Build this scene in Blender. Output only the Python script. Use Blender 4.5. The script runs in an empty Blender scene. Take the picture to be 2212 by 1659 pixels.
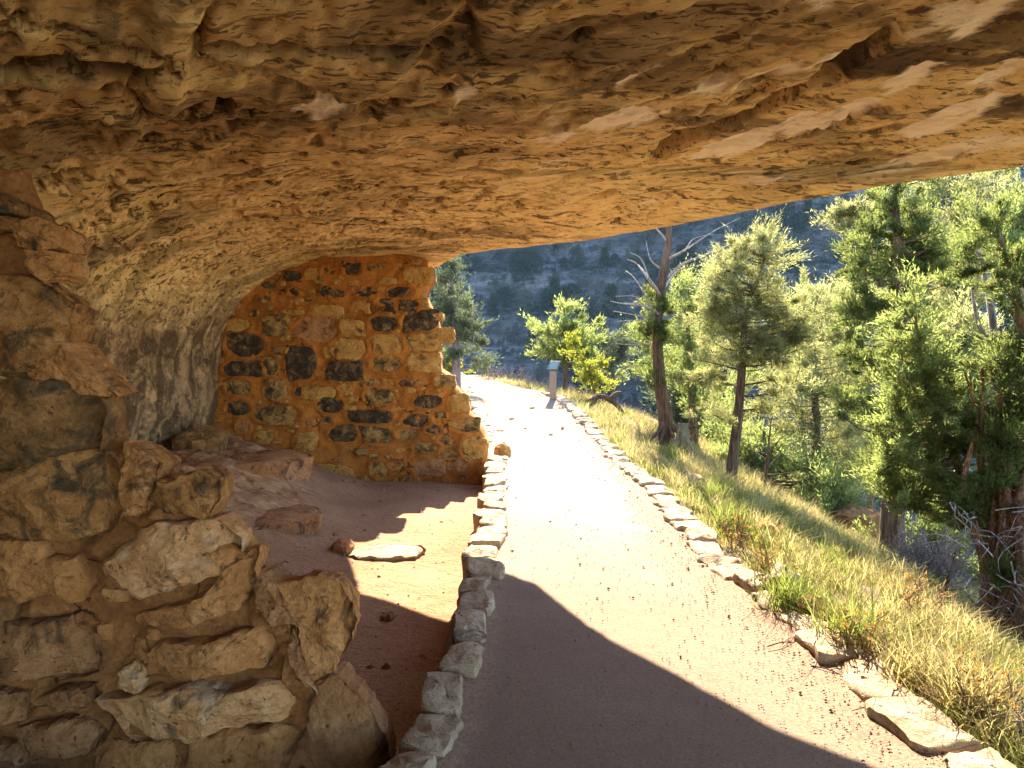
import bpy, math, random
import numpy as np
random.seed(7); RNG = np.random.default_rng(11)
S = bpy.context.scene; COL = S.collection
R = math.radians
# ------------------------------------------------------------------ camera, sky, sun, exposure
F, CX, CY = 1534.0, 1106.0, 829.5            # focal length and centre in a 2212 px wide picture
PITCH = math.atan((829.5 - 750.0) / F); EYE = 1.6
cd = bpy.data.cameras.new('camera'); cam = bpy.data.objects.new('camera', cd); COL.objects.link(cam)
cam.location = (0, 0, EYE); cam.rotation_euler = (math.pi / 2 - PITCH, 0, 0)
cd.sensor_width = 36.0; cd.lens = 36.0 * F / 2212.0; cd.clip_start = 0.05; cd.clip_end = 2000
S.camera = cam
SUN_AZ, SUN_EL = 8.0, 39.0
w = bpy.data.worlds.new('World'); S.world = w; w.use_nodes = True
wn = w.node_tree.nodes; wl = w.node_tree.links
bg = wn['Background']; sky = wn.new('ShaderNodeTexSky'); sky.sky_type = 'NISHITA'; sky.sun_disc = False
sky.sun_elevation = R(SUN_EL); sky.sun_rotation = R(SUN_AZ); sky.dust_density = 0.3; sky.ozone_density = 3.5
wl.new(sky.outputs[0], bg.inputs[0]); bg.inputs[1].default_value = 0.15
ld = bpy.data.lights.new('sun', 'SUN'); sun = bpy.data.objects.new('sun', ld); COL.objects.link(sun)
ld.energy = 5.0; ld.angle = R(0.5); ld.color = (1.0, 0.89, 0.72)
sun.rotation_euler = (R(90 - SUN_EL), 0, R(180 - SUN_AZ)); sun.location = (3, 20, 30)
vs = S.view_settings; vs.view_transform = 'Standard'; vs.look = 'None'; vs.exposure = 2.78; vs.gamma = 1.0
S.display_settings.display_device = 'sRGB'
S.cycles.max_bounces = 12; S.cycles.diffuse_bounces = 10; S.cycles.transmission_bounces = 6
S.cycles.use_denoising = True; S.cycles.sample_clamp_indirect = 6.0

# ------------------------------------------------------------------ helpers
_c, _s = math.cos(PITCH), math.sin(PITCH)
def ray(px, py):
    x = (np.asarray(px, float) - CX) / F; u = (CY - np.asarray(py, float)) / F
    y = _c + u * _s; z = u * _c - _s
    return x / y, z / y
def atY(px, py, Y):
    rx, rz = ray(px, py); return np.stack([rx * Y, np.ones_like(rx) * Y, EYE + rz * Y], -1)
def atZ(px, py, z):
    rx, rz = ray(px, py); Y = (z - EYE) / rz; return np.stack([rx * Y, Y, np.ones_like(rx) * z], -1)
_perm = np.random.default_rng(3).permutation(256); _perm = np.concatenate([_perm, _perm, _perm])
_g = np.random.default_rng(4).normal(size=(256, 3)); _g /= np.linalg.norm(_g, axis=1)[:, None]
def perlin(P):
    P = np.asarray(P, float); I = np.floor(P).astype(int); f = P - I; I &= 255
    t = f * f * f * (f * (f * 6 - 15) + 10); out = 0
    for dx in (0, 1):
        wx = t[:, 0] if dx else 1 - t[:, 0]
        for dy in (0, 1):
            wy = t[:, 1] if dy else 1 - t[:, 1]
            for dz in (0, 1):
                wz = t[:, 2] if dz else 1 - t[:, 2]
                g = _g[_perm[_perm[_perm[I[:, 0] + dx] + I[:, 1] + dy] + I[:, 2] + dz]]
                out = out + wx * wy * wz * (g[:, 0] * (f[:, 0] - dx) + g[:, 1] * (f[:, 1] - dy) + g[:, 2] * (f[:, 2] - dz))
    return out * 1.5
def fbm(P, o=4, gain=.5, seed=0.0):
    P = np.asarray(P, float) + seed * 17.31; a = 1.0; r = 0; n = 0
    for i in range(o):
        r = r + a * perlin(P * (2.03 ** i) + i * 9.7); n += a; a *= gain
    return r / n
def sstep(a, b, x):
    t = np.clip((x - a) / (b - a), 0, 1); return t * t * (3 - 2 * t)
def mesh(name, V, faces, mat=None, smooth=True, attrs=None, sharp=None):
    """faces: list of int arrays (n,3) / (n,4)"""
    me = bpy.data.meshes.new(name); V = np.ascontiguousarray(V, np.float32)
    me.vertices.add(len(V)); me.vertices.foreach_set('co', V.ravel())
    faces = [np.asarray(f, np.int32) for f in faces if len(f)]
    loops = np.concatenate([f.ravel() for f in faces])
    st = []; o = 0
    for f in faces:
        st.append(o + np.arange(len(f)) * f.shape[1]); o += f.size
    st = np.concatenate(st).astype(np.int32)
    me.loops.add(len(loops)); me.loops.foreach_set('vertex_index', loops)
    me.polygons.add(len(st)); me.polygons.foreach_set('loop_start', st)
    me.update(calc_edges=True)
    me.polygons.foreach_set('use_smooth', np.full(len(st), smooth, bool))
    for k, a in (attrs or {}).items():
        at = me.attributes.new(k, 'FLOAT', 'POINT'); at.data.foreach_set('value', np.ascontiguousarray(a, np.float32))
    if mat: me.materials.append(mat)
    if sharp: me.set_sharp_from_angle(angle=R(sharp))
    return me
def link(name, me, parent=None, label=None, cat=None, group=None, kind=None, loc=None):
    o = bpy.data.objects.new(name, me); COL.objects.link(o)
    if parent: o.parent = parent
    if loc is not None: o.location = loc
    for k, v in (('label', label), ('category', cat), ('group', group), ('kind', kind)):
        if v: o[k] = v
    return o
def thing(name, label, cat, loc, group=None): return link(name, None, None, label, cat, group, None, loc)
def gridfaces(n, m, off=0):
    i = np.arange(n - 1)[:, None] * m + np.arange(m - 1)[None, :] + off; i = i.ravel()
    return np.stack([i, i + m, i + m + 1, i + 1], 1)
def inpoly(x, y, poly):
    poly = np.asarray(poly, float); r = np.zeros(x.shape, bool); j = len(poly) - 1
    for i in range(len(poly)):
        xi, yi = poly[i]; xj, yj = poly[j]
        c = ((yi > y) != (yj > y)) & (x < (xj - xi) * (y - yi) / (yj - yi + 1e-12) + xi)
        r ^= c; j = i
    return r
def sdpoly(x, y, poly):
    poly = np.asarray(poly, float); d = np.full(x.shape, 1e9)
    for i in range(len(poly)):
        a = poly[i]; b = poly[(i + 1) % len(poly)]; e = b - a
        t = np.clip(((x - a[0]) * e[0] + (y - a[1]) * e[1]) / (e @ e + 1e-12), 0, 1)
        d = np.minimum(d, np.hypot(x - a[0] - t * e[0], y - a[1] - t * e[1]))
    return np.where(inpoly(x, y, poly), -d, d)
def catmull(P, n):
    P = np.asarray(P, float)
    if len(P) < 3: return P[0] + (P[-1] - P[0]) * np.linspace(0, 1, n)[:, None]
    Q = np.concatenate([[2 * P[0] - P[1]], P, [2 * P[-1] - P[-2]]]); t = np.linspace(0, len(P) - 1 - 1e-6, n)
    i = t.astype(int); f = (t - i)[:, None]; a, b, c, d = Q[i], Q[i + 1], Q[i + 2], Q[i + 3]
    return .5 * (2 * b + (c - a) * f + (2 * a - 5 * b + 4 * c - d) * f ** 2 + (3 * b - a - 3 * c + d) * f ** 3)
class Geo:
    def __init__(s): s.V = []; s.F4 = []; s.F3 = []; s.n = 0; s.A = []
    def add(s, V, f4=None, f3=None, a=0.5):
        V = np.asarray(V, float)
        if f4 is not None and len(f4): s.F4.append(np.asarray(f4) + s.n)
        if f3 is not None and len(f3): s.F3.append(np.asarray(f3) + s.n)
        s.V.append(V); s.A.append(np.broadcast_to(a, (len(V),))); s.n += len(V)
    def tube(s, P, rad, sides=6, n=None, flute=0, seed=0, a=.5):
        n = n or max(2, len(P) * 3); pts = catmull(P, n); rad = np.interp(np.linspace(0, 1, n), np.linspace(0, 1, len(rad)), rad)
        T = np.gradient(pts, axis=0); T /= np.linalg.norm(T, axis=1)[:, None] + 1e-9
        ref = np.array([0, 0, 1.0]) if abs(T[:, 2]).mean() < .8 else np.array([1.0, 0, 0])
        A = np.cross(T, ref); A /= np.linalg.norm(A, axis=1)[:, None] + 1e-9; B = np.cross(T, A)
        th = np.linspace(0, 2 * math.pi, sides, endpoint=False)
        rr = rad[:, None] * np.ones(sides)
        if flute:
            ar = np.linspace(0, n * .09, n)[:, None] * np.ones(sides); q = np.stack([np.cos(th + ar * .35 + seed) * 2.6, np.sin(th + ar * .35 + seed) * 2.6, ar + seed * 3.1], -1)
            rr = rr * (1 + flute * fbm(q.reshape(-1, 3), 3).reshape(n, sides) * 2)
        V = pts[:, None] + rr[..., None] * (np.cos(th)[None, :, None] * A[:, None] + np.sin(th)[None, :, None] * B[:, None])
        i = (np.arange(n - 1)[:, None] * sides + np.arange(sides)).ravel(); j = (np.arange(n - 1)[:, None] * sides + (np.arange(sides) + 1) % sides).ravel()
        s.add(V.reshape(-1, 3), np.stack([i, j, j + sides, i + sides], 1), a=a)
        e = (n - 1) * sides + s.n - n * sides
        s.F3.append(np.stack([np.full(sides - 2, e), e + np.arange(1, sides - 1), e + np.arange(2, sides)], 1))
    def leaves(s, C, D, L, W, a):
        """diamond leaves, base C, direction D (unit), length L, width W"""
        k = len(C); up = RNG.normal(size=(k, 3)); sd = np.cross(D, up); sd /= np.linalg.norm(sd, axis=1)[:, None] + 1e-9
        L = np.broadcast_to(L, (k,))[:, None]; W = np.broadcast_to(W, (k,))[:, None]
        V = np.stack([C + sd * W * .5, C + D * L, C - sd * W * .5 + D * L * .12], 1).reshape(-1, 3)
        s.add(V, None, np.arange(3 * k).reshape(-1, 3), a=np.repeat(a, 3))
    def mesh(s, name, mat, base=(0, 0, 0), smooth=True, sharp=None):
        f = []
        if s.F4: f.append(np.concatenate(s.F4))
        if s.F3: f.append(np.concatenate(s.F3))
        return mesh(name, np.concatenate(s.V) - np.asarray(base), f, mat, smooth, {'tint': np.concatenate(s.A)}, sharp)

# ------------------------------------------------------------------ materials
class NT:
    def __init__(s, name, rough=.9):
        s.m = bpy.data.materials.new(name); s.m.use_nodes = True; s.t = s.m.node_tree; s.n = s.t.nodes
        s.b = s.n['Principled BSDF']; s.b.inputs['Roughness'].default_value = rough; s.b.inputs['Specular IOR Level'].default_value = .15
        s.co = s.n.new('ShaderNodeTexCoord').outputs['Object']
    def put(s, sock, v):
        if isinstance(v, bpy.types.NodeSocket): s.t.links.new(v, sock)
        elif isinstance(v, (tuple, list)) and len(v) == 3 and sock.type == 'RGBA': sock.default_value = (*v, 1)
        else: sock.default_value = v
    def map(s, scale=(1, 1, 1), rot=(0, 0, 0), loc=(0, 0, 0), co=None):
        n = s.n.new('ShaderNodeMapping'); s.put(n.inputs[0], co or s.co); n.inputs['Scale'].default_value = scale; n.inputs['Rotation'].default_value = rot; n.inputs['Location'].default_value = loc
        return n.outputs[0]
    def noise(s, scale, detail=4, co=None, dist=0, rough=.55):
        n = s.n.new('ShaderNodeTexNoise'); s.put(n.inputs['Vector'], co or s.co); n.inputs['Scale'].default_value = scale
        n.inputs['Detail'].default_value = detail; n.inputs['Distortion'].default_value = dist; n.inputs['Roughness'].default_value = rough
        return n.outputs[0]
    def vor(s, scale, co=None, feat='F1', rnd=1):
        n = s.n.new('ShaderNodeTexVoronoi'); n.feature = feat; s.put(n.inputs['Vector'], co or s.co); n.inputs['Scale'].default_value = scale; n.inputs['Randomness'].default_value = rnd
        return n.outputs[0]
    def ramp(s, x, *st):
        n = s.n.new('ShaderNodeValToRGB'); s.put(n.inputs[0], x); e = n.color_ramp.elements
        while len(e) < len(st): e.new(.5)
        for el, (p, c) in zip(e, st): el.position = p; el.color = (*c, 1) if isinstance(c, tuple) else (c, c, c, 1)
        return n.outputs[0]
    def mix(s, f, a, b, mode='MIX'):
        n = s.n.new('ShaderNodeMix'); n.data_type = 'RGBA'; n.blend_type = mode; s.put(n.inputs[0], f); s.put(n.inputs[6], a); s.put(n.inputs[7], b); return n.outputs[2]
    def math(s, op, a, b=0.0):
        n = s.n.new('ShaderNodeMath'); n.operation = op; s.put(n.inputs[0], a); s.put(n.inputs[1], b); return n.outputs[0]
    def attr(s, k):
        n = s.n.new('ShaderNodeAttribute'); n.attribute_name = k; return n.outputs['Fac']
    def rnd(s): return s.n.new('ShaderNodeObjectInfo').outputs['Random']
    def bump(s, h, strength=.5, dist=.02, prev=None):
        n = s.n.new('ShaderNodeBump'); s.put(n.inputs['Height'], h); n.inputs['Strength'].default_value = strength; n.inputs['Distance'].default_value = dist
        if prev: s.put(n.inputs['Normal'], prev)
        return n.outputs[0]
    def done(s, col, nrm=None):
        s.put(s.b.inputs['Base Color'], col)
        if nrm: s.put(s.b.inputs['Normal'], nrm)
        return s.m
STRIKE = -0.835                                                     # direction of the rock's bedding streaks in plan
def m_ceiling():
    t = NT('sandstone_ceiling')
    st = t.map((.62, 1.35, 1.35), (0, 0, -STRIKE)); st2 = t.map((.3, 1.3, 1.3), (0, 0, -STRIKE), (3, 1, 2))
    grain = t.noise(7, 12, st, .4, .68); fine = t.noise(38, 6, st, 0, .7); big = t.noise(1.1, 8, st, .8, .62)
    pit = t.noise(10, 5, st2, .6, .6); pit2 = t.noise(27, 3, st2, .3, .55)
    c = t.ramp(grain, (.28, (.5, .29, .095)), (.4, (.8, .53, .2)), (.58, (.87, .62, .27)), (.8, (.9, .7, .38)))
    c = t.mix(t.ramp(fine, (.36, .3), (.47, 0.0)), c, (.26, .14, .05))
    vn = t.noise(2.2, 7, st2, .6, .62); c = t.mix(t.math('MULTIPLY', t.attr('shade_tint'), t.ramp(vn, (.36, .95), (.6, .45))), c, (.42, .23, .08))  # brown tint painting the dimmer inner ceiling into the rock colour
    c = t.mix(t.math('MULTIPLY', t.ramp(big, (.47, 0.0), (.545, .95)), t.attr('soot_shade')), c, (.085, .052, .026))
    pale = t.math('MULTIPLY', t.attr('pale'), t.ramp(fine, (.3, .7), (.4, 1.0)))
    c = t.mix(pale, c, t.ramp(grain, (.35, (.86, .66, .42)), (.65, (.93, .77, .54))))
    pm = t.math('MAXIMUM', t.ramp(pit, (.575, 0.0), (.61, 1.0)), t.ramp(pit2, (.585, 0.0), (.625, .8)))
    pm = t.math('MULTIPLY', pm, t.ramp(t.noise(1.4, 4, None, .5), (.36, .4), (.52, 1.0))); pm = t.math('MAXIMUM', pm, t.attr('crack_shade')); pm = t.math('MULTIPLY', pm, t.math('SUBTRACT', 1.0, t.math('MULTIPLY', t.attr('pale'), .8)))
    c = t.mix(t.math('MULTIPLY', pm, .82), c, (.05, .028, .013))
    vs_ = t.noise(1.9, 9, t.map((1.6, 1.6, .85), (.25, .2, 0)), 1.4, .7); vb = t.noise(.9, 6, t.map((1, 1, .7)), .5, .6)
    c = t.mix(t.math('MULTIPLY', t.attr('steep'), t.ramp(vb, (.3, .9), (.65, .55))), c, (.34, .2, .1))
    c = t.mix(t.math('MULTIPLY', t.attr('steep'), t.ramp(vs_, (.42, .0), (.55, .92))), c, (.1, .06, .03))
    h = t.math('SUBTRACT', t.math('ADD', t.math('MULTIPLY', grain, 1.2), t.math('MULTIPLY', fine, .35)), t.math('MULTIPLY', pm, 1.0))
    return t.done(c, t.bump(h, .75, .03))
def m_stone(name, lo, mid, hi, dark=0.0, darkcol=(.035, .026, .02), sc=1.0, bump=.02, white=0.0):
    t = NT(name); off = t.n.new('ShaderNodeVectorMath'); off.operation = 'ADD'; t.put(off.inputs[0], t.co)
    cb = t.n.new('ShaderNodeCombineXYZ'); rr = t.rnd()
    for i, k in enumerate((17.0, 31.0, 53.0)): t.put(cb.inputs[i], t.math('MULTIPLY', rr, k))
    t.put(off.inputs[1], cb.outputs[0]); co = off.outputs[0]
    a = t.noise(5 * sc, 10, co, .5, .65); b = t.noise(26 * sc, 6, co, 0, .7); d = t.noise(3.6 * sc, 9, co, .7, .66); p = t.noise(20 * sc, 3, co, .3)
    c = t.ramp(a, (.3, lo), (.5, mid), (.68, hi))
    c = t.mix(t.ramp(b, (.35, .4), (.55, 0.0)), c, tuple(x * .45 for x in lo))
    if white: c = t.mix(t.ramp(t.noise(4.1 * sc, 7, co, .3, .6), (.54, 0.0), (.62, white)), c, (.74, .6, .42))
    if dark: c = t.mix(t.ramp(d, (.59 - .3 * dark, 0.0), (.66 - .27 * dark, .6), (.74 - .26 * dark, .93)), c, darkcol)
    c = t.mix(t.ramp(p, (.66, 0.0), (.71, .75)), c, tuple(x * .22 for x in mid))
    h = t.math('ADD', t.math('MULTIPLY', a, 1.0), t.math('MULTIPLY', b, 1.0)); h = t.math('SUBTRACT', h, t.ramp(p, (.64, 0.0), (.72, .4)))
    return t.done(c, t.bump(h, 1.0, bump * 1.5))
def m_mortar(name, lo, hi, sc=1.0, dist=.02):
    t = NT(name, .95); a = t.noise(4 * sc, 9, None, .4, .65); b = t.noise(45 * sc, 5, None, 0, .7); v = t.vor(22 * sc)
    c = t.ramp(a, (.32, lo), (.66, hi)); c = t.mix(t.ramp(b, (.36, .5), (.58, 0.0)), c, tuple(x * .4 for x in lo))
    c = t.mix(t.ramp(v, (.06, .75), (.13, 0.0)), c, tuple(min(1, x * 1.5) for x in hi))
    c = t.mix(t.ramp(t.noise(1.7 * sc, 8, t.map((1, 1, 1), (0, 0, 0), (5, 2, 1)), .6, .65), (.5, 0.0), (.66, .7)), c, tuple(x * .42 for x in lo))
    ck = t.vor(4.2 * sc, t.mix(.12, t.co, t.noise(6, 5)), 'DISTANCE_TO_EDGE'); ckm = t.math('MULTIPLY', t.ramp(ck, (.008, 1.0), (.024, 0.0)), t.ramp(t.noise(2.3, 3), (.5, 0.0), (.58, 1.0)))
    c = t.mix(t.math('MULTIPLY', ckm, .8), c, tuple(x * .15 for x in lo)); a = t.math('SUBTRACT', a, t.math('MULTIPLY', ckm, .5))
    return t.done(c, t.bump(t.math('ADD', a, t.math('MULTIPLY', b, .5)), .9, dist))
def m_path():
    t = NT('packed_path', .95); co = t.co
    big = t.noise(.9, 6, co, .3); g = t.noise(60, 5, co, 0, .75); sp = t.vor(75, co); sp2 = t.vor(28, co)
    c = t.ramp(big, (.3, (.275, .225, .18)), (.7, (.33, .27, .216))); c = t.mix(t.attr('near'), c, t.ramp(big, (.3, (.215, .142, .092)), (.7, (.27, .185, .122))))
    c = t.mix(t.ramp(g, (.38, .75), (.54, 0.0)), c, (.15, .095, .065)); c = t.mix(t.ramp(t.noise(11, 8, co, .3, .7), (.4, .4), (.55, 0.0)), c, (.2, .13, .09))
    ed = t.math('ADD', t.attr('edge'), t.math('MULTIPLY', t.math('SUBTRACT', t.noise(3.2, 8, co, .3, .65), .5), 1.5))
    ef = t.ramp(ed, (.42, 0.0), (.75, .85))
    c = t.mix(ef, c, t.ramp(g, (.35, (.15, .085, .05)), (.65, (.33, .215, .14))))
    cr = t.vor(.75, t.map((1, 1, 1), (0, 0, .3), co=t.mix(.08, co, t.noise(5, 4, co))), 'DISTANCE_TO_EDGE')
    c = t.mix(t.math('MULTIPLY', t.ramp(cr, (.002, .3), (.006, 0.0)), t.attr('slab')), c, (.17, .11, .08))
    c = t.mix(t.math('MULTIPLY', t.ramp(sp, (.1, .7), (.16, 0.0)), t.ramp(t.noise(7, 3, co), (.45, 0.0), (.6, 1.0))), c, (.11, .075, .06))
    h = t.math('ADD', g, t.math('MULTIPLY', t.noise(9, 6, co), 1.2))
    return t.done(c, t.bump(h, .7, .012))
def m_dirt(name, lo, hi, sp=.8, rock=False):
    t = NT(name, .95); a = t.noise(1.6, 9, None, .4, .62); g = t.noise(38, 6, None, 0, .75); v = t.vor(48)
    c = t.ramp(a, (.32, lo), (.66, hi)); c = t.mix(t.ramp(g, (.35, .55), (.58, 0.0)), c, tuple(x * .45 for x in lo))
    c = t.mix(t.ramp(v, (.09, sp * .6), (.15, 0.0)), c, tuple(min(.8, x * 1.6) for x in hi))
    if rock:
        k = t.noise(5, 10, t.map((1, 1.6, 1.6), (0, 0, .5)), .8, .68); rc = t.ramp(k, (.32, (.11, .06, .03)), (.46, (.33, .175, .08)), (.62, (.5, .29, .15)), (.75, (.6, .38, .2))); c = t.mix(t.attr('hump'), c, rc); g = t.math('ADD', g, t.math('MULTIPLY', k, 2.5))
    return t.done(c, t.bump(t.math('ADD', g, t.math('MULTIPLY', t.noise(8, 7), 1.6)), .8, .02))
def m_leaf(name, dk, lt, tr, trans=.5):
    m = bpy.data.materials.new(name); m.use_nodes = True; t = m.node_tree; n = t.nodes; n.remove(n['Principled BSDF'])
    at = n.new('ShaderNodeAttribute'); at.attribute_name = 'tint'
    def rp(a, b):
        r = n.new('ShaderNodeValToRGB'); t.links.new(at.outputs['Fac'], r.inputs[0]); r.color_ramp.elements[0].color = (*a, 1); r.color_ramp.elements[1].color = (*b, 1); return r.outputs[0]
    d = n.new('ShaderNodeBsdfDiffuse'); t.links.new(rp(dk, lt), d.inputs[0])
    x = n.new('ShaderNodeBsdfTranslucent'); t.links.new(rp(tuple(.55 * v for v in tr), tr), x.inputs[0])
    mx = n.new('ShaderNodeMixShader'); mx.inputs[0].default_value = trans; t.links.new(d.outputs[0], mx.inputs[1]); t.links.new(x.outputs[0], mx.inputs[2])
    t.links.new(mx.outputs[0], n['Material Output'].inputs[0]); return m
def m_bark(name, lo, hi, sx=14):
    t = NT(name, .95); co = t.map((sx, sx, 1.6)); a = t.noise(1.0, 8, co, .5, .65); b = t.noise(3.0, 5, co)
    c = t.ramp(a, (.35, lo), (.62, hi)); c = t.mix(t.ramp(b, (.38, .7), (.55, 0.0)), c, tuple(x * .35 for x in lo))
    return t.done(c, t.bump(t.math('ADD', a, b), 1.0, .03))
def m_hill():
    t = NT('canyon_limestone', .95); st = t.map((.35, .35, 2.2)); a = t.noise(.16, 10, st, .5, .68); b = t.noise(.55, 8, None, .3, .7); l = t.noise(.45, 6, t.map((.1, .1, 1.6)), .4)
    c = t.ramp(a, (.32, (.032, .033, .033)), (.52, (.078, .079, .078)), (.7, (.19, .19, .188)))
    c = t.mix(t.ramp(b, (.44, 1.0), (.55, 0.0)), c, (.025, .03, .022)); c = t.mix(t.ramp(l, (.36, .75), (.46, 0.0)), c, (.035, .032, .03))
    return t.done(c, t.bump(t.math('ADD', a, t.math('MULTIPLY', b, .6)), 1.0, 1.2))
M = dict(
    ceiling=m_ceiling(), path=m_path(),
    floor=m_dirt('red_dirt_floor', (.31, .155, .075), (.43, .235, .125), .8, True), ground=m_dirt('slope_soil', (.13, .085, .05), (.27, .19, .12)),
    rockfloor=m_dirt('worn_bedrock', (.22, .115, .075), (.36, .21, .145), .2), hill=m_hill(),
    mortar=m_mortar('red_clay_mortar', (.31, .105, .018), (.47, .185, .038)), mortar2=m_mortar('brown_clay_mortar', (.2, .078, .023), (.32, .14, .046), .9, .025),
    tan=m_stone('tan_limestone', (.32, .15, .038), (.5, .265, .068), (.6, .365, .115), .16, sc=1.6),
    mixed=m_stone('sooted_tan_limestone', (.26, .14, .045), (.42, .24, .075), (.54, .34, .125), .46, sc=2.0),
    dark=m_stone('sooted_limestone', (.12, .08, .04), (.24, .14, .06), (.45, .27, .1), .74, sc=2.2),
    bigtan=m_stone('weathered_limestone', (0.468, 0.190, 0.057), (0.667, 0.302, 0.100), (0.801, 0.414, 0.167), .14, sc=1.4, bump=.03),
    bigmix=m_stone('lichened_limestone', (0.378, 0.155, 0.043), (0.600, 0.276, 0.086), (0.756, 0.388, 0.147), .34, (.075, .055, .03), sc=2.2, bump=.03),
    bigdark=m_stone('grey_olive_limestone', (0.190, 0.086, 0.030), (0.367, 0.176, 0.060), (0.556, 0.276, 0.100), .3, (.085, .065, .036), sc=1.9, bump=.03),
    pale=m_stone('bleached_limestone', (0.547, 0.239, 0.080), (0.784, 0.396, 0.160), (0.880, 0.534, 0.267), .05, sc=1.2, bump=.03, white=.4),
    brown=m_stone('red_brown_sandstone', (0.324, 0.135, 0.048), (0.486, 0.230, 0.092), (0.605, 0.324, 0.143), .14, sc=1.3, bump=.03),
    kerb=m_stone('edging_limestone', (.3, .195, .105), (.41, .3, .185), (.5, .395, .27), .05, sc=1.2, bump=.015),
    juniper=m_leaf('juniper_foliage', (.026, .042, .012), (.09, .12, .035), (.3, .35, .09), .46),
    olive=m_leaf('olive_foliage', (.055, .066, .026), (.17, .18, .075), (.5, .5, .18), .52),
    bright=m_leaf('bright_foliage', (.038, .058, .018), (.14, .175, .058), (.42, .48, .13), .52),
    grey=m_leaf('grey_green_foliage', (.045, .06, .034), (.11, .125, .075), (.2, .24, .11), .42),
    yellow=m_leaf('yellow_leaves', (.09, .12, .02), (.26, .28, .035), (.46, .48, .06), .5),
    far=m_leaf('far_foliage', (.016, .026, .014), (.04, .055, .028), (.05, .07, .03), .25),
    far2=m_leaf('far_pale_foliage', (.05, .06, .045), (.1, .12, .085), (.1, .12, .07), .3),
    grass=m_leaf('dry_grass', (.15, .12, .04), (.5, .39, .18), (.56, .47, .18), .48),
    green_grass=m_leaf('green_grass', (.06, .09, .018), (.17, .2, .045), (.3, .34, .07), .5),
    orange=m_leaf('rusty_leaves', (.22, .09, .02), (.45, .22, .05), (.5, .26, .06), .4),
    twig=m_bark('dry_twig', (.22, .16, .14), (.42, .33, .3), 40), bark=m_bark('brown_bark', (.075, .048, .03), (.17, .115, .075)),
    redbark=m_bark('shaggy_red_bark', (.15, .08, .04), (.36, .21, .115), 22), silver=m_bark('silver_deadwood', (.24, .21, .18), (.5, .45, .4), 20),
    strawtwig=m_bark('straw_stalk', (.3, .17, .07), (.5, .31, .14), 40), stump=m_bark('weathered_stump', (.14, .12, .07), (.3, .26, .17), 20),
    pebble=m_dirt('pebbles', (.14, .09, .065), (.34, .23, .16)),
)
def simple(name, col, rough=.5, metal=0):
    t = NT(name, rough); t.b.inputs['Metallic'].default_value = metal
    return t.done(t.mix(t.ramp(t.noise(30, 4), (.4, .35), (.6, 0.0)), col, tuple(x * .7 for x in col)))
M['signpost'] = simple('painted_sign_post', (.27, .21, .15), .6); M['panel'] = simple('sign_panel', (.13, .19, .15), .3); M['signframe'] = simple('sign_frame', (.1, .09, .075), .5)
M['print'] = simple('sign_print', (.5, .52, .45), .4)

# ------------------------------------------------------------------ path, kerb lines and ground
def zp(y):
    q = np.clip(np.asarray(y, float) - 11.2, 0, 9.6); return np.where(q < 1.2, .0375 * q * q, .09 * q - .054)
def onpath(px, py, dz=0.0):
    rx, rz = ray(px, py); lo, hi = np.full(np.shape(rx), .5), np.full(np.shape(rx), 60.0)
    for _ in range(50):
        mid = (lo + hi) / 2; above = EYE + rz * mid > zp(mid) + dz; lo = np.where(above, mid, lo); hi = np.where(above, hi, mid)
    return np.stack([rx * lo, lo, EYE + rz * lo], -1)
KL = np.array([(905, 1640), (945, 1560), (972, 1480), (1000, 1400), (1012, 1340), (1035, 1240), (1052, 1170), (1063, 1100), (1068, 1040), (1072, 985), (1052, 935), (1040, 900), (1030, 872), (1012, 842), (985, 818)], float)
KR = np.array([(2060, 1625), (1960, 1545), (1900, 1495), (1850, 1450), (1785, 1390), (1735, 1345), (1690, 1305), (1640, 1272), (1585, 1235), (1545, 1200), (1500, 1145), (1465, 1110), (1430, 1072), (1400, 1040), (1345, 1000), (1312, 962), (1275, 922), (1250, 892), (1220, 867), (1185, 850)], float)
KLw = onpath(KL[:, 0], KL[:, 1], .05); KRw = onpath(KR[:, 0], KR[:, 1], .03)
KLx = np.concatenate([[-1.2, -.75], KLw[:, 0], [-6]]); KLy = np.concatenate([[-9, 1.5], KLw[:, 1], [KLw[-1, 1] + 1.2]])
KRx = np.concatenate([[3.2, 1.75], KRw[:, 0], [KRw[-1, 0] - .9, -1.5]]); KRy = np.concatenate([[-9, 1.5], KRw[:, 1], [18.5, 20.8]])
xL = lambda y: np.interp(y, KLy, KLx)
xR = lambda y: np.interp(y, KRy, KRx)
YEND = 20.6
def G(x, y):
    x = np.asarray(x, float); y = np.asarray(y, float); z0 = zp(np.minimum(y, YEND)); r = np.maximum(x - xR(np.minimum(y, 20)) - .12, 0)
    dr = -.2 * np.minimum(r, 1) - .4 * np.clip(r - 1, 0, 2.0) - .72 * np.maximum(r - 3.0, 0)
    q = np.maximum(y - YEND + .06 * np.maximum(-x, 0), 0); dr = np.minimum(dr, 0) - .55 * np.maximum(q - .3, 0)
    l = np.maximum(xL(np.minimum(y, 19.5)) - x - .1, 0)
    out = z0 + dr + np.where(y > 10.2, .22 * l, -.42 * sstep(0, .12, l))
    P = np.stack([x, y, x * 0], -1).reshape(-1, 3); m = sstep(.2, 1.5, r + q).reshape(-1) if np.ndim(x) else sstep(.2, 1.5, r + q)
    nz = (.16 * fbm(P * .55, 4, .5, 2) + 1.2 * sstep(4, 20, (r + q).reshape(-1)) * fbm(P * .07, 4, .5, 4)) * m
    return np.maximum(out, -46) + nz.reshape(np.shape(x))
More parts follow.
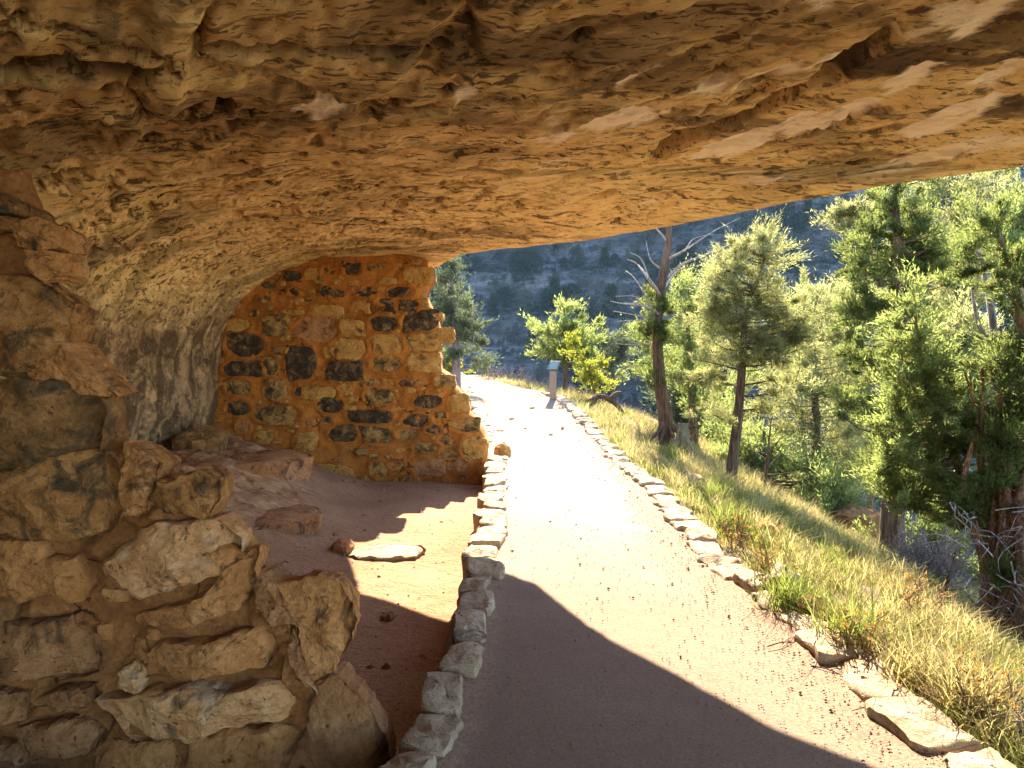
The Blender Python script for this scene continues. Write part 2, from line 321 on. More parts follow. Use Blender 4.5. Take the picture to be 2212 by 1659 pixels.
def ongroundpx(px, py, ymax=40):
    rx, rz = ray(px, py); ys = np.arange(1.5, ymax, .05); z = EYE + rz * ys; g = G(rx * ys, ys); hit = z < g; k = np.argmax(hit) if hit.any() else min(len(ys) - 1, int((20.4 - 1.5) / .05))
    return np.array([rx * ys[k], ys[k], g[k]])
gx = np.concatenate([np.arange(-60, -8, 4.0), np.arange(-8, -2, .35), np.arange(-2, 6.5, .07), np.arange(6.5, 14, .4), np.arange(14, 150, 4.0)])
gy = np.concatenate([np.arange(-30, -8, 3.0), np.arange(-8, 1, .4), np.arange(1, 21.6, .08), np.arange(21.6, 32, .5), np.arange(32, 96, 3.0)])
X, Y = np.meshgrid(gx, gy, indexing='ij'); Z = G(X, Y)
inside = (X > xL(Y) - .05) & (X < xR(Y) + .05) & (Y < YEND); Z = np.where(inside, Z - .05, Z)
Z += .02 * fbm(np.stack([X, Y, X * 0], -1).reshape(-1, 3) * 4, 4).reshape(X.shape) * ~inside
link('ground', mesh('ground', np.stack([X, Y, Z], -1).reshape(-1, 3), [gridfaces(*X.shape)[:, ::-1]], M['ground']), kind='structure')
# path sheet
py_ = np.concatenate([np.arange(-8, 1.6, .2), np.arange(1.6, YEND + .1, .05)]); tt = np.linspace(0, 1, 60)
X = xL(py_)[:, None] * (1 - tt) + xR(py_)[:, None] * tt; Y = py_[:, None] + 0 * X
slab = sstep(12.55, 12.45, Y + .05 * fbm(np.stack([X * 2, Y, X * 0], -1).reshape(-1, 3), 3).reshape(X.shape))
n_ = fbm(np.stack([X * 1.5, Y * 1.5, X * 0], -1).reshape(-1, 3), 5).reshape(X.shape)
Z = zp(Y) + .006 * n_ * slab + (1 - slab) * (.05 * n_ - .012)
dL = X - xL(Y); dR = xR(Y) - X
Z += .03 * sstep(.35, .05, dR) * (1 + n_) + .02 * sstep(.2, .03, dL)
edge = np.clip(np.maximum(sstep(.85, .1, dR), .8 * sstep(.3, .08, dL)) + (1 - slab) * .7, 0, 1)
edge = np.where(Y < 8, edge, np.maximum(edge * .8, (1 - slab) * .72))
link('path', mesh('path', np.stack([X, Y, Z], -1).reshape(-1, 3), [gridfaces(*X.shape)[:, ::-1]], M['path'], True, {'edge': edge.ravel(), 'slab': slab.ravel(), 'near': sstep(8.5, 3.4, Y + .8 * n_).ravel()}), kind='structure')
# room floor left of the path, rising to worn bedrock at the back
def floorz(x, y):
    P = np.stack([x, y, x * 0], -1).reshape(-1, 3)
    z = -.27 + .06 * sstep(4, 9, y)
    hump = sstep(-1.3, -3.4, x + .25 * fbm(P * .8, 3, .5, 8).reshape(x.shape) + .22 * (y - 7.5) * (y > 7.5))
    return z + .62 * hump + hump * (.14 * fbm(P * 2.2, 6, .55, 3) + .09 * np.floor(3.2 * fbm(P * np.array([1.1, 1.7, 1]), 4, .5, 13)) / 3.2 * 2).reshape(x.shape) + .02 * fbm(P * 1.7, 4, .5, 6).reshape(x.shape) - .05 * sstep(1.1, .1, xL(y) - x), hump
fy = np.arange(-1, 10.2, .045); ft = np.linspace(0, 1, 130)
X = -4.7 * (1 - ft) + (xL(fy)[:, None] - .02) * ft; Y = fy[:, None] + 0 * X; Z, hump = floorz(X, Y)
link('dirt_floor', mesh('dirt_floor', np.stack([X, Y, Z], -1).reshape(-1, 3), [gridfaces(*X.shape)[:, ::-1]], M['floor'], True, {'hump': sstep(.25, .55, hump + .25 * fbm(np.stack([X, Y, X * 0], -1).reshape(-1, 3) * 2, 4).reshape(X.shape)).ravel()}), kind='structure')

# ------------------------------------------------------------------ rock overhang: ceiling, brow and back wall of the alcove
YW = 9.5
lp = np.array([(945, 577, 2.76), (1000, 548, 2.78), (1100, 537, 2.81), (1170, 530, 2.81), (1230, 522, 2.80), (1280, 516, 2.74), (1330, 508, 2.71), (1400, 498, 2.69), (1500, 480, 2.68), (1590, 463, 2.70), (1700, 440, 2.73), (1850, 411, 2.78), (2000, 386, 2.82), (2212, 357, 2.9)])
LW = atZ(lp[:, 0], lp[:, 1], lp[:, 2])
LW = np.concatenate([[(-2.6, 12.6, 2.3), (-1.45, 11.0, 2.55)], LW, [(4.4, 3.3, 2.98), (5.2, 1.2, 3.05), (5.6, -1.5, 3.1), (4.6, -4, 3.15), (3.0, -6.5, 3.2), (1.5, -9, 3.2)]])
o_ = np.argsort(LW[:, 1]); LY = LW[o_, 1]; LX = LW[o_, 0]; LZ = LW[o_, 2]
arch = np.array([(930, 548), (820, 552), (700, 557), (650, 570), (600, 590), (555, 618), (520, 650), (495, 690), (482, 720), (470, 800), (470, 870), (455, 930), (440, 985), (430, 1100)], float)
AW = atY(arch[:, 0], arch[:, 1], YW)[:, [0, 2]]
ys = np.concatenate([np.arange(-9, .5, .12), np.arange(.5, 2, .05), np.arange(2, 4, .02), np.arange(4, 12.6, .036)])
NT_ = 580; rows = []
for y in ys:
    xl = np.interp(y, LY, LX); zl = np.interp(y, LY, LZ)
    zt = AW[0, 1] + .02 * math.sin(y * 1.3); xs0 = min(-1.5, xl - .4)
    A = AW.copy(); k = sstep(YW, YW - 3.5, y)
    A[:, 0] -= .12 * k * sstep(2.3, 1.0, A[:, 1]); A = A[A[:, 0] < xs0 - .05]
    prof = np.concatenate([[(xl - 6.5, zl + 2.7), (xl - 3.5, zl + 1.9), (xl - 1.3, zl + .85), (xl - .25, zl + .2), (xl - .02, zl + .035), (xl, zl), (xl - .05, zl - .012)],
                           [(xl + (xs0 - xl) * f, zl + (zt - zl) * sstep(0, 1, f) - .012 * (1 - f)) for f in (.08, .2, .4, .6, .8, 1.0)], A])
    seg = np.concatenate([[0], np.cumsum(np.hypot(*np.diff(prof, axis=0).T))])
    # few samples on the brow, many under it
    s0 = seg[5]; u = np.concatenate([np.linspace(0, s0 * .9, 24), np.linspace(s0 * .9, s0 + .1, 20)[1:], np.linspace(s0 + .1, seg[-1], NT_ - 43)[1:]])
    rows.append(np.stack([np.interp(u, seg, prof[:, 0]), np.full(len(u), y), np.interp(u, seg, prof[:, 1])], -1))
P = np.array(rows); n, m = P.shape[:2]
for _ in range(6): P[:, 48:-1] = (P[:, 47:-2] + 2 * P[:, 48:-1] + P[:, 49:]) / 4
du = np.gradient(P, axis=1); dv = np.gradient(P, axis=0); N = np.cross(dv, du); N /= np.linalg.norm(N, axis=2)[..., None] + 1e-9
N = N * np.sign(-(N[:, 200, 2].mean()))                             # into the cave
Pf = P.reshape(-1, 3); ca, sa = math.cos(STRIKE), math.sin(STRIKE)
St = np.stack([Pf[:, 0] * ca + Pf[:, 1] * sa, -Pf[:, 0] * sa + Pf[:, 1] * ca, Pf[:, 2]], -1)
lipd = np.abs(np.arange(m) - 43)[None, :] * np.ones((n, 1)); lipd = (np.linalg.norm(P - P[:, 42:43], axis=2)).ravel()
fade = sstep(.02, .5, lipd); wallf = 1 - .65 * np.exp(-((Pf[:, 1] - YW) / .35) ** 2)
warp = St + .35 * np.stack([fbm(St * .9, 3, .5, k) for k in (1, 2, 3)], -1)
d = .05 * fbm(St * np.array([.35, .8, .8]), 3, .5, 5) * fade
q = fbm(warp * np.array([.6, 1.6, 1.6]), 5, .5, 7) * 5.0; stp = np.floor(q) + sstep(.86, 1.0, q - np.floor(q)); d += .019 * stp * (.25 + .75 * fade)
q = fbm(warp * np.array([1.7, 4.4, 4.4]), 4, .5, 12) * 4.0; stp = np.floor(q) + sstep(.86, 1.0, q - np.floor(q)); d += .013 * stp * (.4 + .6 * fade)
d += .02 * fbm(St * np.array([2.5, 7, 7]), 4, .6, 9) * (.3 + .7 * fade)
pitn = fbm(warp * np.array([2.2, 6.5, 6.5]), 2, .5, 21); d -= .07 * sstep(.36, .46, pitn) * fade
rid = np.abs(fbm(warp * np.array([.7, 1.5, 1.5]), 4, .5, 24)); crk = sstep(.02, .006, rid) * sstep(-.05, .2, fbm(Pf * .6, 2, .5, 26)) * fade; d -= .06 * crk
big = sstep(3.8, 1.5, Pf[:, 1]) * sstep(1.0, -1.5, Pf[:, 0])        # rougher blocks at the back of the room
vq = fbm(warp * np.array([.8, 1.1, 1.1]), 2, .5, 31) * 3.2; d += .022 * (np.floor(vq) + sstep(.82, 1, vq - np.floor(vq))) * big
wr = np.random.default_rng(77); ws = np.stack([wr.uniform(-4, .6, 34), wr.uniform(1.2, 4.6, 34)], -1); wq = np.stack([Pf[:, 0] + .12 * fbm(Pf * 2, 3, .5, 91), Pf[:, 1] + .12 * fbm(Pf * 2, 3, .5, 92)], -1)
nr = Pf[:, 1] < 6; D2 = np.full((len(Pf), 34), 9.0); D2[nr] = np.hypot(wq[nr][:, None, 0] - ws[None, :, 0], (wq[nr][:, None, 1] - ws[None, :, 1]) * 1.2); ix = np.argmin(D2, 1); D2.sort(1); gap = D2[:, 1] - D2[:, 0]
blk = sstep(4.4, 3.0, Pf[:, 1]) * sstep(.4, -.6, Pf[:, 0]); d += blk * (wr.uniform(-.045, .045, 34)[ix] - .09 * sstep(.06, .0, gap) + .035 * sstep(0, .3, gap)); crk = np.maximum(crk, blk * sstep(.035, .01, gap))
pale = np.zeros(len(Pf))
def pxpoly(L, z=2.8): return atZ([p[0] for p in L], [p[1] for p in L], z)[:, :2]
under = (N.reshape(-1, 3)[:, 2] < -.4)
jx = Pf[:, 0] + .05 * fbm(Pf * 5, 3, .5, 41); jy = Pf[:, 1] + .07 * fbm(Pf * 5, 3, .5, 42)
for L, dep, wd in [
    ([(1388, 362), (1440, 335), (1540, 300), (1640, 270), (1715, 245), (1732, 258), (1650, 293), (1560, 325), (1470, 358), (1420, 374)], -.2, .015),
    ([(1735, 240), (1790, 195), (1870, 148), (1935, 118), (1930, 150), (1850, 205), (1800, 240)], -.1, .025),
    ([(60, 22), (240, 28), (330, 105), (402, 170), (385, 240), (330, 268), (230, 245), (130, 185), (50, 110)], .07, .05),
    ([(0, -20), (62, 30), (58, 95), (0, 112), (-80, 60)], .07, .04),
    ([(-60, 120), (105, 140), (130, 190), (60, 245), (-60, 235)], .06, .05),
    ([(330, -10), (520, 60), (560, 150), (430, 130), (300, 60)], .05, .05),
    ([(462, 225), (480, 215), (500, 235), (490, 265), (468, 262)], -.14, .02),
    ([(760, 240), (900, 160), (1000, 80), (1030, 90), (930, 185), (800, 265)], -.05, .05),
    ([(420, 360), (560, 300), (590, 315), (470, 370)], -.04, .03)]:
    s = sdpoly(jx, jy, pxpoly(L)); k = sstep(wd, -wd, s) * under; d += (dep if dep < 0 else dep * .8) * k
    if dep < -.09: crk = np.maximum(crk, .55 * k)  # darkens the deep recesses, their shade painted as colour
for L in [[(1320, 205), (1400, 172), (1445, 180), (1380, 205), (1330, 225)], [(1480, 235), (1560, 205), (1590, 215), (1540, 240)], [(1250, 285), (1350, 255), (1450, 275), (1400, 300), (1300, 300)],
          [(1700, 295), (1840, 270), (1910, 260), (1880, 285), (1780, 320), (1700, 335)], [(1890, 235), (2000, 195), (2050, 190), (2010, 225), (1930, 260)], [(2080, 240), (2160, 215), (2212, 190), (2212, 215), (2150, 250)],
          [(1960, 320), (2060, 280), (2170, 255), (2140, 290), (2050, 330), (1970, 345)], [(1750, 55), (1800, 40), (1830, 55), (1790, 75)], [(1480, 370), (1600, 330), (1680, 330), (1600, 370)], [(2000, 90), (2120, 60), (2180, 80), (2090, 150)],
          [(1140, 320), (1230, 290), (1260, 300), (1200, 335)], [(960, 195), (1010, 190), (1035, 205), (990, 230)], [(610, 240), (700, 215), (760, 235), (690, 270)]]:
    s = sdpoly(jx + .09 * fbm(warp * np.array([1.2, 5, 5]), 3, .5, 44), jy + .12 * fbm(warp * np.array([1.2, 5, 5]), 3, .5, 45), pxpoly(L)); k = sstep(.012, -.012, s) * under; pale = np.maximum(pale, k); d -= .012 * k
pn = fbm(warp * np.array([.8, 2.6, 2.6]), 4, .5, 52); k = sstep(.3, .33, pn) * under * sstep(-.6, 1.0, Pf[:, 0]) * fade; pale = np.maximum(pale, .8 * k); d -= .01 * k
soot_shade = np.clip(.4 + 1.2 * fbm(Pf * .45, 3, .5, 61) + .6 * sstep(5.5, 1.8, Pf[:, 1]) , 0, 1)  # soot blotches, heavier at the near end to paint in the ceiling's shade
steep = sstep(-.75, -.25, N.reshape(-1, 3)[:, 2]) * sstep(-1.5, -2.5, Pf[:, 0])
vd = np.stack([Pf[:, 0] * 1.6, Pf[:, 1] * 1.9 + .3 * Pf[:, 2], Pf[:, 2] * .5], -1); d += steep * (.07 * fbm(vd, 5, .55, 71) + .05 * (1 - 2 * np.abs(fbm(vd * 1.3, 4, .5, 73))))
P2 = P + N * (d * wallf).reshape(n, m, 1)
link('rock_ceiling', mesh('rock_ceiling', P2.reshape(-1, 3), [gridfaces(n, m)], M['ceiling'], True, {'pale': pale, 'soot_shade': soot_shade, 'steep': steep, 'crack_shade': crk, 'shade_tint': np.clip(sstep(6.2, 3.6, Pf[:, 1] + .9 * fbm(Pf * .8, 3, .5, 66)) + .25 * fbm(Pf * 1.1, 3, .5, 67), 0, 1) * .62}), kind='structure')

# ------------------------------------------------------------------ stones
def resample(poly, M_):
    P = np.asarray(poly, float); Q = np.concatenate([P, P[:1]]); s = np.concatenate([[0], np.cumsum(np.hypot(*np.diff(Q, axis=0).T))])
    u = np.linspace(0, s[-1], M_, endpoint=False); return np.stack([np.interp(u, s, Q[:, 0]), np.interp(u, s, Q[:, 1])], -1)
def stone_mesh(name, poly, front, back, O, U, V, Nn, mat, seed, M_=36, rough=.02, taper=.85, facets=4, tilt=.25, right=0.0, flat=.5, jag=.035):
    """a stone whose outline (plane metres) lies on frame O,U,V; it stands `front` proud along Nn and reaches `back` behind"""
    rg = np.random.default_rng(seed); p = resample(poly, M_); c = p.mean(0); e = np.roll(p, -1, 0) - np.roll(p, 1, 0); nn = np.stack([e[:, 1], -e[:, 0]], -1); nn /= np.linalg.norm(nn, axis=1)[:, None] + 1e-9
    size = math.sqrt(max(1e-6, np.ptp(p[:, 0]) * np.ptp(p[:, 1])))
    p = p + nn * (jag * size * fbm(np.concatenate([p * 9 / (size + .1), np.full((M_, 1), seed * .37)], 1), 3))[:, None]
    fr = ([taper, .97, 1.0, .99, .95, .9, .84, .77, .7, .62, .54, .46, .38, .3, .22, .12] if M_ > 60 else [taper, .97, 1.0, .985, .93, .84, .7, .54, .37, .19]) if M_ > 20 else [taper, 1.0, .95, .72, .38]
    zz = [-back, -back * .25, front * .45, front * .78, front * .95] + [front] * (11 if M_ > 60 else 5) if M_ > 20 else [-back, front * .35, front * .9, front, front]
    tl = tilt * min(1.0, 2.0 * front / size); planes = [(rg.uniform(-tl, tl), rg.uniform(-tl, tl), rg.uniform(-.04, .12) * front) for _ in range(facets)]
    W = max(np.ptp(p[:, 0]), .01); ring = []
    for f, z in zip(fr, zz):
        q = c + (p - c) * f; h = np.full(M_, z)
        if z > front * .5:
            for a, b, k in planes: h = np.minimum(h, z + k - a * (q[:, 0] - c[0]) - b * (q[:, 1] - c[1]))
            if right: h = np.minimum(h, z - np.maximum(0, (q[:, 0] - c[0]) / W - (.5 - right)) * W * 1.5)
        ring.append(np.column_stack([q, h]))
    L = np.concatenate(ring + [np.array([[c[0], c[1], ring[-1][:, 2].mean()]])])
    f0 = 7 / (size + .05) ** .5; rd = 1 - 2.4 * np.abs(fbm(L * f0 * .8 + seed + 7, 4, .5)); q_ = fbm(L * f0 * .7 + seed + 3, 3, .5) * 5; st_ = (np.floor(q_) + sstep(.72, 1, q_ - np.floor(q_))) / 5
    dn = rough * (.4 * fbm(L * f0 + seed, 5, .62) + .5 * rd - .28 + 1.4 * st_)
    L3 = L.copy(); L3[:, 2] += dn; L3[:, 0] += rough * .8 * fbm(L * 9 + seed + 40, 3); L3[:, 1] += rough * .8 * fbm(L * 9 + seed + 80, 3)
    Wd = np.asarray(O) + L3[:, :1] * np.asarray(U) + L3[:, 1:2] * np.asarray(V) + L3[:, 2:] * np.asarray(Nn)
    k = len(fr); i = (np.arange(k - 1)[:, None] * M_ + np.arange(M_)).ravel(); j = (np.arange(k - 1)[:, None] * M_ + (np.arange(M_) + 1) % M_).ravel()
    f4 = np.stack([i, j, j + M_, i + M_], 1); b = (k - 1) * M_; a = np.arange(M_); f3 = np.stack([b + a, b + (a + 1) % M_, np.full(M_, k * M_)], 1)
    return Wd, f4, f3
def stone(name, parent, base, mat, label=None, **kw):
    Wd, f4, f3 = stone_mesh(name, mat=mat, **kw)
    return link(name, mesh(name, Wd - np.asarray(base), [f4, f3], mat, True, None, 27), parent, label)
def mortar_mesh(outline, O, U, V, Nn, res, depth, amp, seed, mat, base, stones=(), back_taper=1.0):
    """rough filling between the stones: a lumpy front sheet with sides and a back"""
    o = np.asarray(outline, float); x0, y0 = o.min(0) - res; x1, y1 = o.max(0) + res
    xs = np.arange(x0, x1, res); yy = np.arange(y0, y1, res); A, B = np.meshgrid(xs, yy, indexing='ij')
    L = np.stack([A, B, A * 0], -1).reshape(-1, 3); wob = .06 * fbm(L * 5, 3, .5, seed).reshape(A.shape), .06 * fbm(L * 5, 3, .5, seed + 3).reshape(A.shape)
    ca_, cb_ = (A[1:, 1:] + A[:-1, :-1]) / 2, (B[1:, 1:] + B[:-1, :-1]) / 2
    keep = inpoly(ca_ + wob[0][1:, 1:], cb_ + wob[1][1:, 1:], o)
    H = amp * (fbm(L * 3.1, 5, .55, seed + 5) * 1.5 + .5 * fbm(L * 12, 4, .6, seed + 7)).reshape(A.shape)
    for c, rad in stones:
        dd = np.hypot((A - c[0]) / rad[0], (B - c[1]) / rad[1]); H = H + amp * .9 * np.exp(-((dd - 1.08) / .16) ** 2)
    n_, m_ = A.shape; sd = sdpoly(A + wob[0], B + wob[1], o); H -= depth * .5 * sstep(-.07, .01, sd) ** 2
    g0, g1 = np.gradient(sd, res); gl = np.hypot(g0, g1) + 1e-6; mv = np.where(np.abs(sd) < 1.5 * res, np.clip(sd, -res, res), 0); A = A - mv * g0 / gl; B = B - mv * g1 / gl
    fr = np.stack([A, B, H], -1).reshape(-1, 3); bk = np.stack([A, B, -depth + 0 * A], -1).reshape(-1, 3)
    Lc = np.concatenate([fr, bk]); nb = len(fr)
    ii, jj = np.nonzero(keep); v = ii * m_ + jj; f = np.stack([v, v + m_, v + m_ + 1, v + 1], 1); F_ = [f, f[:, ::-1] + nb]
    kp = np.pad(keep, 1); 
    for di, dj, a, b in ((-1, 0, 0, 3), (1, 0, 2, 1), (0, -1, 1, 0), (0, 1, 3, 2)):
        bd = ~kp[ii + 1 + di, jj + 1 + dj]; q = f[bd]; F_.append(np.stack([q[:, a], q[:, b], q[:, b] + nb, q[:, a] + nb], 1))
    F_ = np.concatenate(F_); us, inv = np.unique(F_, return_inverse=True); Lc = Lc[us]
    Wd = np.asarray(O) + Lc[:, :1] * np.asarray(U) + Lc[:, 1:2] * np.asarray(V) + Lc[:, 2:] * np.asarray(Nn)
    return mesh('mortar', Wd - np.asarray(base), [inv.reshape(-1, 4)], mat, True, None, 60)
UX, VZ, NY = (1, 0, 0), (0, 0, 1), (0, -1, 0)

def blocky(rg, x, y, w_, h_, jit=.2):
    P_ = []
    cs = [(-1, -1), (1, -1), (1, 1), (-1, 1)]
    for i, (a, b) in enumerate(cs):
        ka, kb = rg.uniform(.05, .62 if rg.random() < .45 else .22, 2); n_ = cs[(i + 1) % 4]; p_ = cs[i - 1]
        e1 = np.array([p_[0] - a, p_[1] - b]) / 2; e2 = np.array([n_[0] - a, n_[1] - b]) / 2; c_ = np.array([a, b]) * (1 + rg.uniform(-jit, jit * .4))
        P_ += [c_ + e1 * ka, c_ + e2 * kb]
        if rg.random() < .5: P_.append(c_ + e2 * 1.0 + (-e1) * rg.uniform(-.12, .12))
    P_ = np.array(P_) * .5; return np.stack([x + P_[:, 0] * w_, y + P_[:, 1] * h_], -1)
# far cross wall -----------------------------------------------------------
def zm2(L):                                                          # zoomed-photo coordinates -> 2212 px frame
    L = np.asarray(L, float); return np.stack([(450 + L[:, 0] / 2.552) * .92167, (550 + L[:, 1] / 2.552) * .92167], -1)
def to_wall(L, Yw): q = atY(L[:, 0], L[:, 1], Yw); return q[:, [0, 2]]
OUT = to_wall(zm2([(60, 1330), (60, 1240), (50, 1120), (85, 1035), (130, 1000), (130, 700), (145, 590), (195, 470), (270, 370), (370, 250), (500, 170), (680, 105), (900, 95), (1130, 85), (1380, 70), (1392, 170), (1440, 220), (1440, 270), (1400, 310), (1405, 400), (1450, 480), (1470, 560), (1475, 620), (1470, 700), (1490, 800), (1550, 860), (1590, 950), (1640, 1020), (1690, 1100), (1720, 1160), (1770, 1260), (1770, 1340), (1745, 1410), (1740, 1520), (1390, 1560), (1130, 1570), (960, 1580), (600, 1540), (350, 1430)]), YW)
wb = np.array([-2.3, YW, -.25]); fw = thing('masonry_wall', 'ancient rubble stone cross wall in orange clay mortar closing the alcove beside the path', 'stone wall', wb)
FS = """715 235 80 70 T;600 250 110 60 D;830 210 110 50 D;960 205 120 80 D;1100 200 180 50 M;1180 275 110 40 T;1350 245 200 105 T;450 300 90 45 M;510 345 120 40 D;610 345 70 60 D;800 340 70 60 D;860 352 110 45 D;1030 335 145 65 D;1125 325 70 24 T;1255 345 145 65 D;630 400 85 38 T;430 385 80 42 M;1155 425 110 95 D;1305 425 125 75 D;1390 410 40 60 T;1030 445 135 90 T;810 460 200 80 T;600 468 180 32 T;500 545 155 120 M;735 570 235 150 B;870 590 50 80 T;970 565 150 105 T;1148 535 155 90 D;1380 515 205 130 D;275 540 130 70 T;305 658 225 130 D;1468 490 60 42 T;1510 605 100 85 T;515 690 95 50 M;950 685 195 130 T;1176 660 190 120 T;1385 640 185 110 T;825 700 75 72 T;660 765 175 195 D;310 795 210 92 D;475 785 95 120 M;915 812 205 110 D;1150 765 170 90 M;1390 765 195 115 T;285 915 155 100 M;500 930 135 130 M;640 930 42 60 D;770 945 190 80 T;920 930 85 70 T;1080 895 165 60 M;1280 885 115 42 D;1170 880 62 32 T;1510 870 125 72 M;1140 970 175 92 M;1405 1000 155 78 D;1310 930 65 32 T;1400 920 62 32 T;820 1015 155 92 D;980 980 85 42 T;950 1035 82 32 T;270 1032 145 88 D;1600 1005 115 115 T;500 1080 250 115 M;1065 1090 245 72 D;1235 1045 92 32 T;1340 1110 150 80 D;305 1150 80 80 B;900 1185 145 95 D;1105 1200 185 95 M;1290 1195 135 72 M;1440 1165 95 52 D;435 1210 95 80 T;680 1240 135 120 T;1640 1140 155 85 M;1560 1230 165 72 M;1400 1270 145 62 M;1700 1280 145 150 T;840 1420 280 105 T;1120 1410 115 95 T;1232 1370 105 62 T;1540 1310 125 44 M;1052 1460 85 34 T;1420 1390 180 95 B;1590 1375 110 70 B;720 335 40 30 T;380 470 60 40 M;760 270 60 40 M;200 700 40 60 M;560 1000 60 30 T;700 1000 50 30 M;1230 560 40 50 T;1070 800 30 50 T;1250 780 50 36 M;1330 560 30 40 T;860 890 60 40 M;420 1000 50 30 M;1180 1040 40 24 T;1490 1080 60 36 M;800 1110 80 40 M;620 1130 70 40 M;1010 1300 80 50 M;520 1290 70 40 M;1290 1460 70 36 M;1200 590 30 30 T;560 620 60 30 T;700 850 40 22 T;1480 930 40 28 T;340 720 50 26 T;1250 480 50 22 T;1330 300 60 22 T""".split(';')
MM = {'T': 'tan', 'M': 'mixed', 'D': 'dark', 'B': 'brown'}
ctrs = []; fpol = []
for i, s in enumerate(FS):
    a = s.split(); x, y, sw, sh = map(float, a[:4]); rg = np.random.default_rng(100 + i)
    poly = to_wall(zm2(blocky(rg, x, y, sw * 1.1, sh * 1.1)), YW)[::-1]
    c = poly.mean(0); fpol.append(poly); ctrs.append((c, (np.ptp(poly[:, 0]) / 2, np.ptp(poly[:, 1]) / 2)))
    big_ = sw * sh; jut = x > 1460
    stone('stone', fw, wb, M[MM[a[4]]], poly=poly, front=rg.uniform(.006, .032) + (.02 if big_ > 14000 else 0), back=.3 if jut else .12, O=(0, YW, 0), U=UX, V=VZ, Nn=NY, seed=200 + i, M_=36, rough=.016, taper=.9, tilt=.5, jag=.09)
link('mortar', mortar_mesh(OUT, (0, YW, 0), UX, VZ, NY, .026, .45, .028, 3, M['mortar'], wb, ctrs), fw)

# near cross wall ----------------------------------------------------------
YN = 2.92; nb_ = np.array([-1.5, YN, -.3]); nw = thing('broken_wall', 'broken end of a thick rubble stone wall with big pale blocks in the near foreground', 'stone wall', nb_)
NS = [
 ('bigdark', .04, [(-40, 420), (30, 425), (70, 455), (72, 475), (30, 470), (-40, 462)]), ('bigmix', .04, [(-30, 468), (72, 482), (60, 500), (-20, 505)]),
 ('bigtan', .07, [(52, 490), (100, 478), (152, 502), (140, 540), (95, 547), (58, 532)]), ('bigtan', .06, [(82, 548), (136, 546), (142, 590), (116, 607), (90, 592)]),
 ('bigmix', .12, [(-60, 605), (60, 603), (130, 628), (167, 662), (152, 732), (120, 772), (60, 802), (-60, 806)]), ('pale', .06, [(-40, 818), (60, 808), (42, 835), (-40, 862)]),
 ('bigtan', .05, [(150, 742), (200, 788), (262, 852), (230, 857), (178, 842), (150, 802)]), ('bigtan', .05, [(62, 802), (148, 770), (157, 832), (98, 832)]),
 ('bigdark', .13, [(-60, 872), (70, 820), (160, 830), (220, 858), (232, 900), (224, 967), (150, 974), (80, 1002), (-60, 1022)]),
 ('bigmix', .14, [(-60, 1040), (60, 1010), (200, 973), (242, 985), (278, 1060), (277, 1092), (245, 1132), (200, 1147), (120, 1152), (40, 1142), (-60, 1132)]),
 ('bigtan', .02, [(280, 960), (330, 983), (358, 1002), (342, 1037), (326, 1062), (328, 1100), (286, 1112), (275, 1070), (280, 1020)]),
 ('bigmix', .0, [(330, 1082), (358, 1042), (430, 1020), (478, 1035), (472, 1080), (446, 1122), (420, 1107), (338, 1102)]),
 ('pale', .1, [(248, 1217), (268, 1190), (320, 1150), (350, 1130), (472, 1124), (514, 1160), (510, 1202), (480, 1228), (370, 1262), (330, 1277), (260, 1242)]),
 ('bigtan', .06, [(-60, 1165), (110, 1158), (122, 1198), (167, 1198), (198, 1260), (182, 1283), (120, 1272), (50, 1288), (-60, 1280)]),
 ('bigtan', .05, [(318, 1322), (400, 1288), (480, 1268), (510, 1212), (550, 1193), (552, 1262), (520, 1302), (420, 1337), (322, 1340)]),
 ('bigdark', .1, [(-60, 1280), (40, 1278), (62, 1300), (36, 1332), (-60, 1375)]),
 ('brown', .1, [(-60, 1372), (20, 1338), (110, 1333), (170, 1328), (198, 1370), (218, 1402), (217, 1442), (150, 1448), (70, 1448), (20, 1442), (-60, 1434)]),
 ('bigtan', .1, [(343, 1402), (380, 1383), (460, 1373), (560, 1348), (607, 1343), (618, 1377), (570, 1423), (490, 1428), (420, 1458), (338, 1443)]),
 ('bigtan', -.06, [(605, 1270), (690, 1248), (737, 1270), (757, 1310), (762, 1342), (747, 1382), (717, 1442), (695, 1473), (665, 1442), (650, 1352), (610, 1302)]),
 ('brown', .07, [(88, 1512), (140, 1473), (212, 1468), (207, 1502), (140, 1518)]),
 ('pale', .15, [(243, 1497), (270, 1498), (340, 1488), (420, 1468), (500, 1473), (600, 1458), (662, 1468), (688, 1522), (620, 1538), (560, 1538), (480, 1563), (420, 1578), (320, 1573), (288, 1532)]),
 ('brown', .06, [(690, 1482), (732, 1458), (772, 1500), (822, 1570), (838, 1602), (832, 1760), (600, 1760), (650, 1600), (680, 1552)]),
 ('bigtan', .1, [(430, 1592), (600, 1558), (682, 1558), (642, 1640), (600, 1760), (410, 1760)]), ('pale', .05, [(273, 1440), (310, 1418), (326, 1440), (316, 1477), (278, 1472)]),
 ('brown', .1, [(-60, 1605), (0, 1598), (62, 1610), (62, 1760), (-60, 1760)]), ('brown', .07, [(60, 1562), (170, 1538), (222, 1560), (202, 1622), (80, 1622)]),
 ('bigtan', .08, [(228, 1602), (400, 1588), (412, 1760), (218, 1760)]), ('brown', .06, [(-60, 1478), (82, 1490), (62, 1542), (-60, 1552)]),
 ('brown', .04, [(556, 1240), (600, 1262), (612, 1300), (640, 1345), (600, 1340), (560, 1300)]), ('brown', .03, [(640, 1360), (668, 1440), (690, 1480), (668, 1470), (630, 1400)]),
 ('bigtan', .04, [(430, 1150), (505, 1175), (540, 1200), (500, 1210), (440, 1180)])]
nctr = []; npol = []
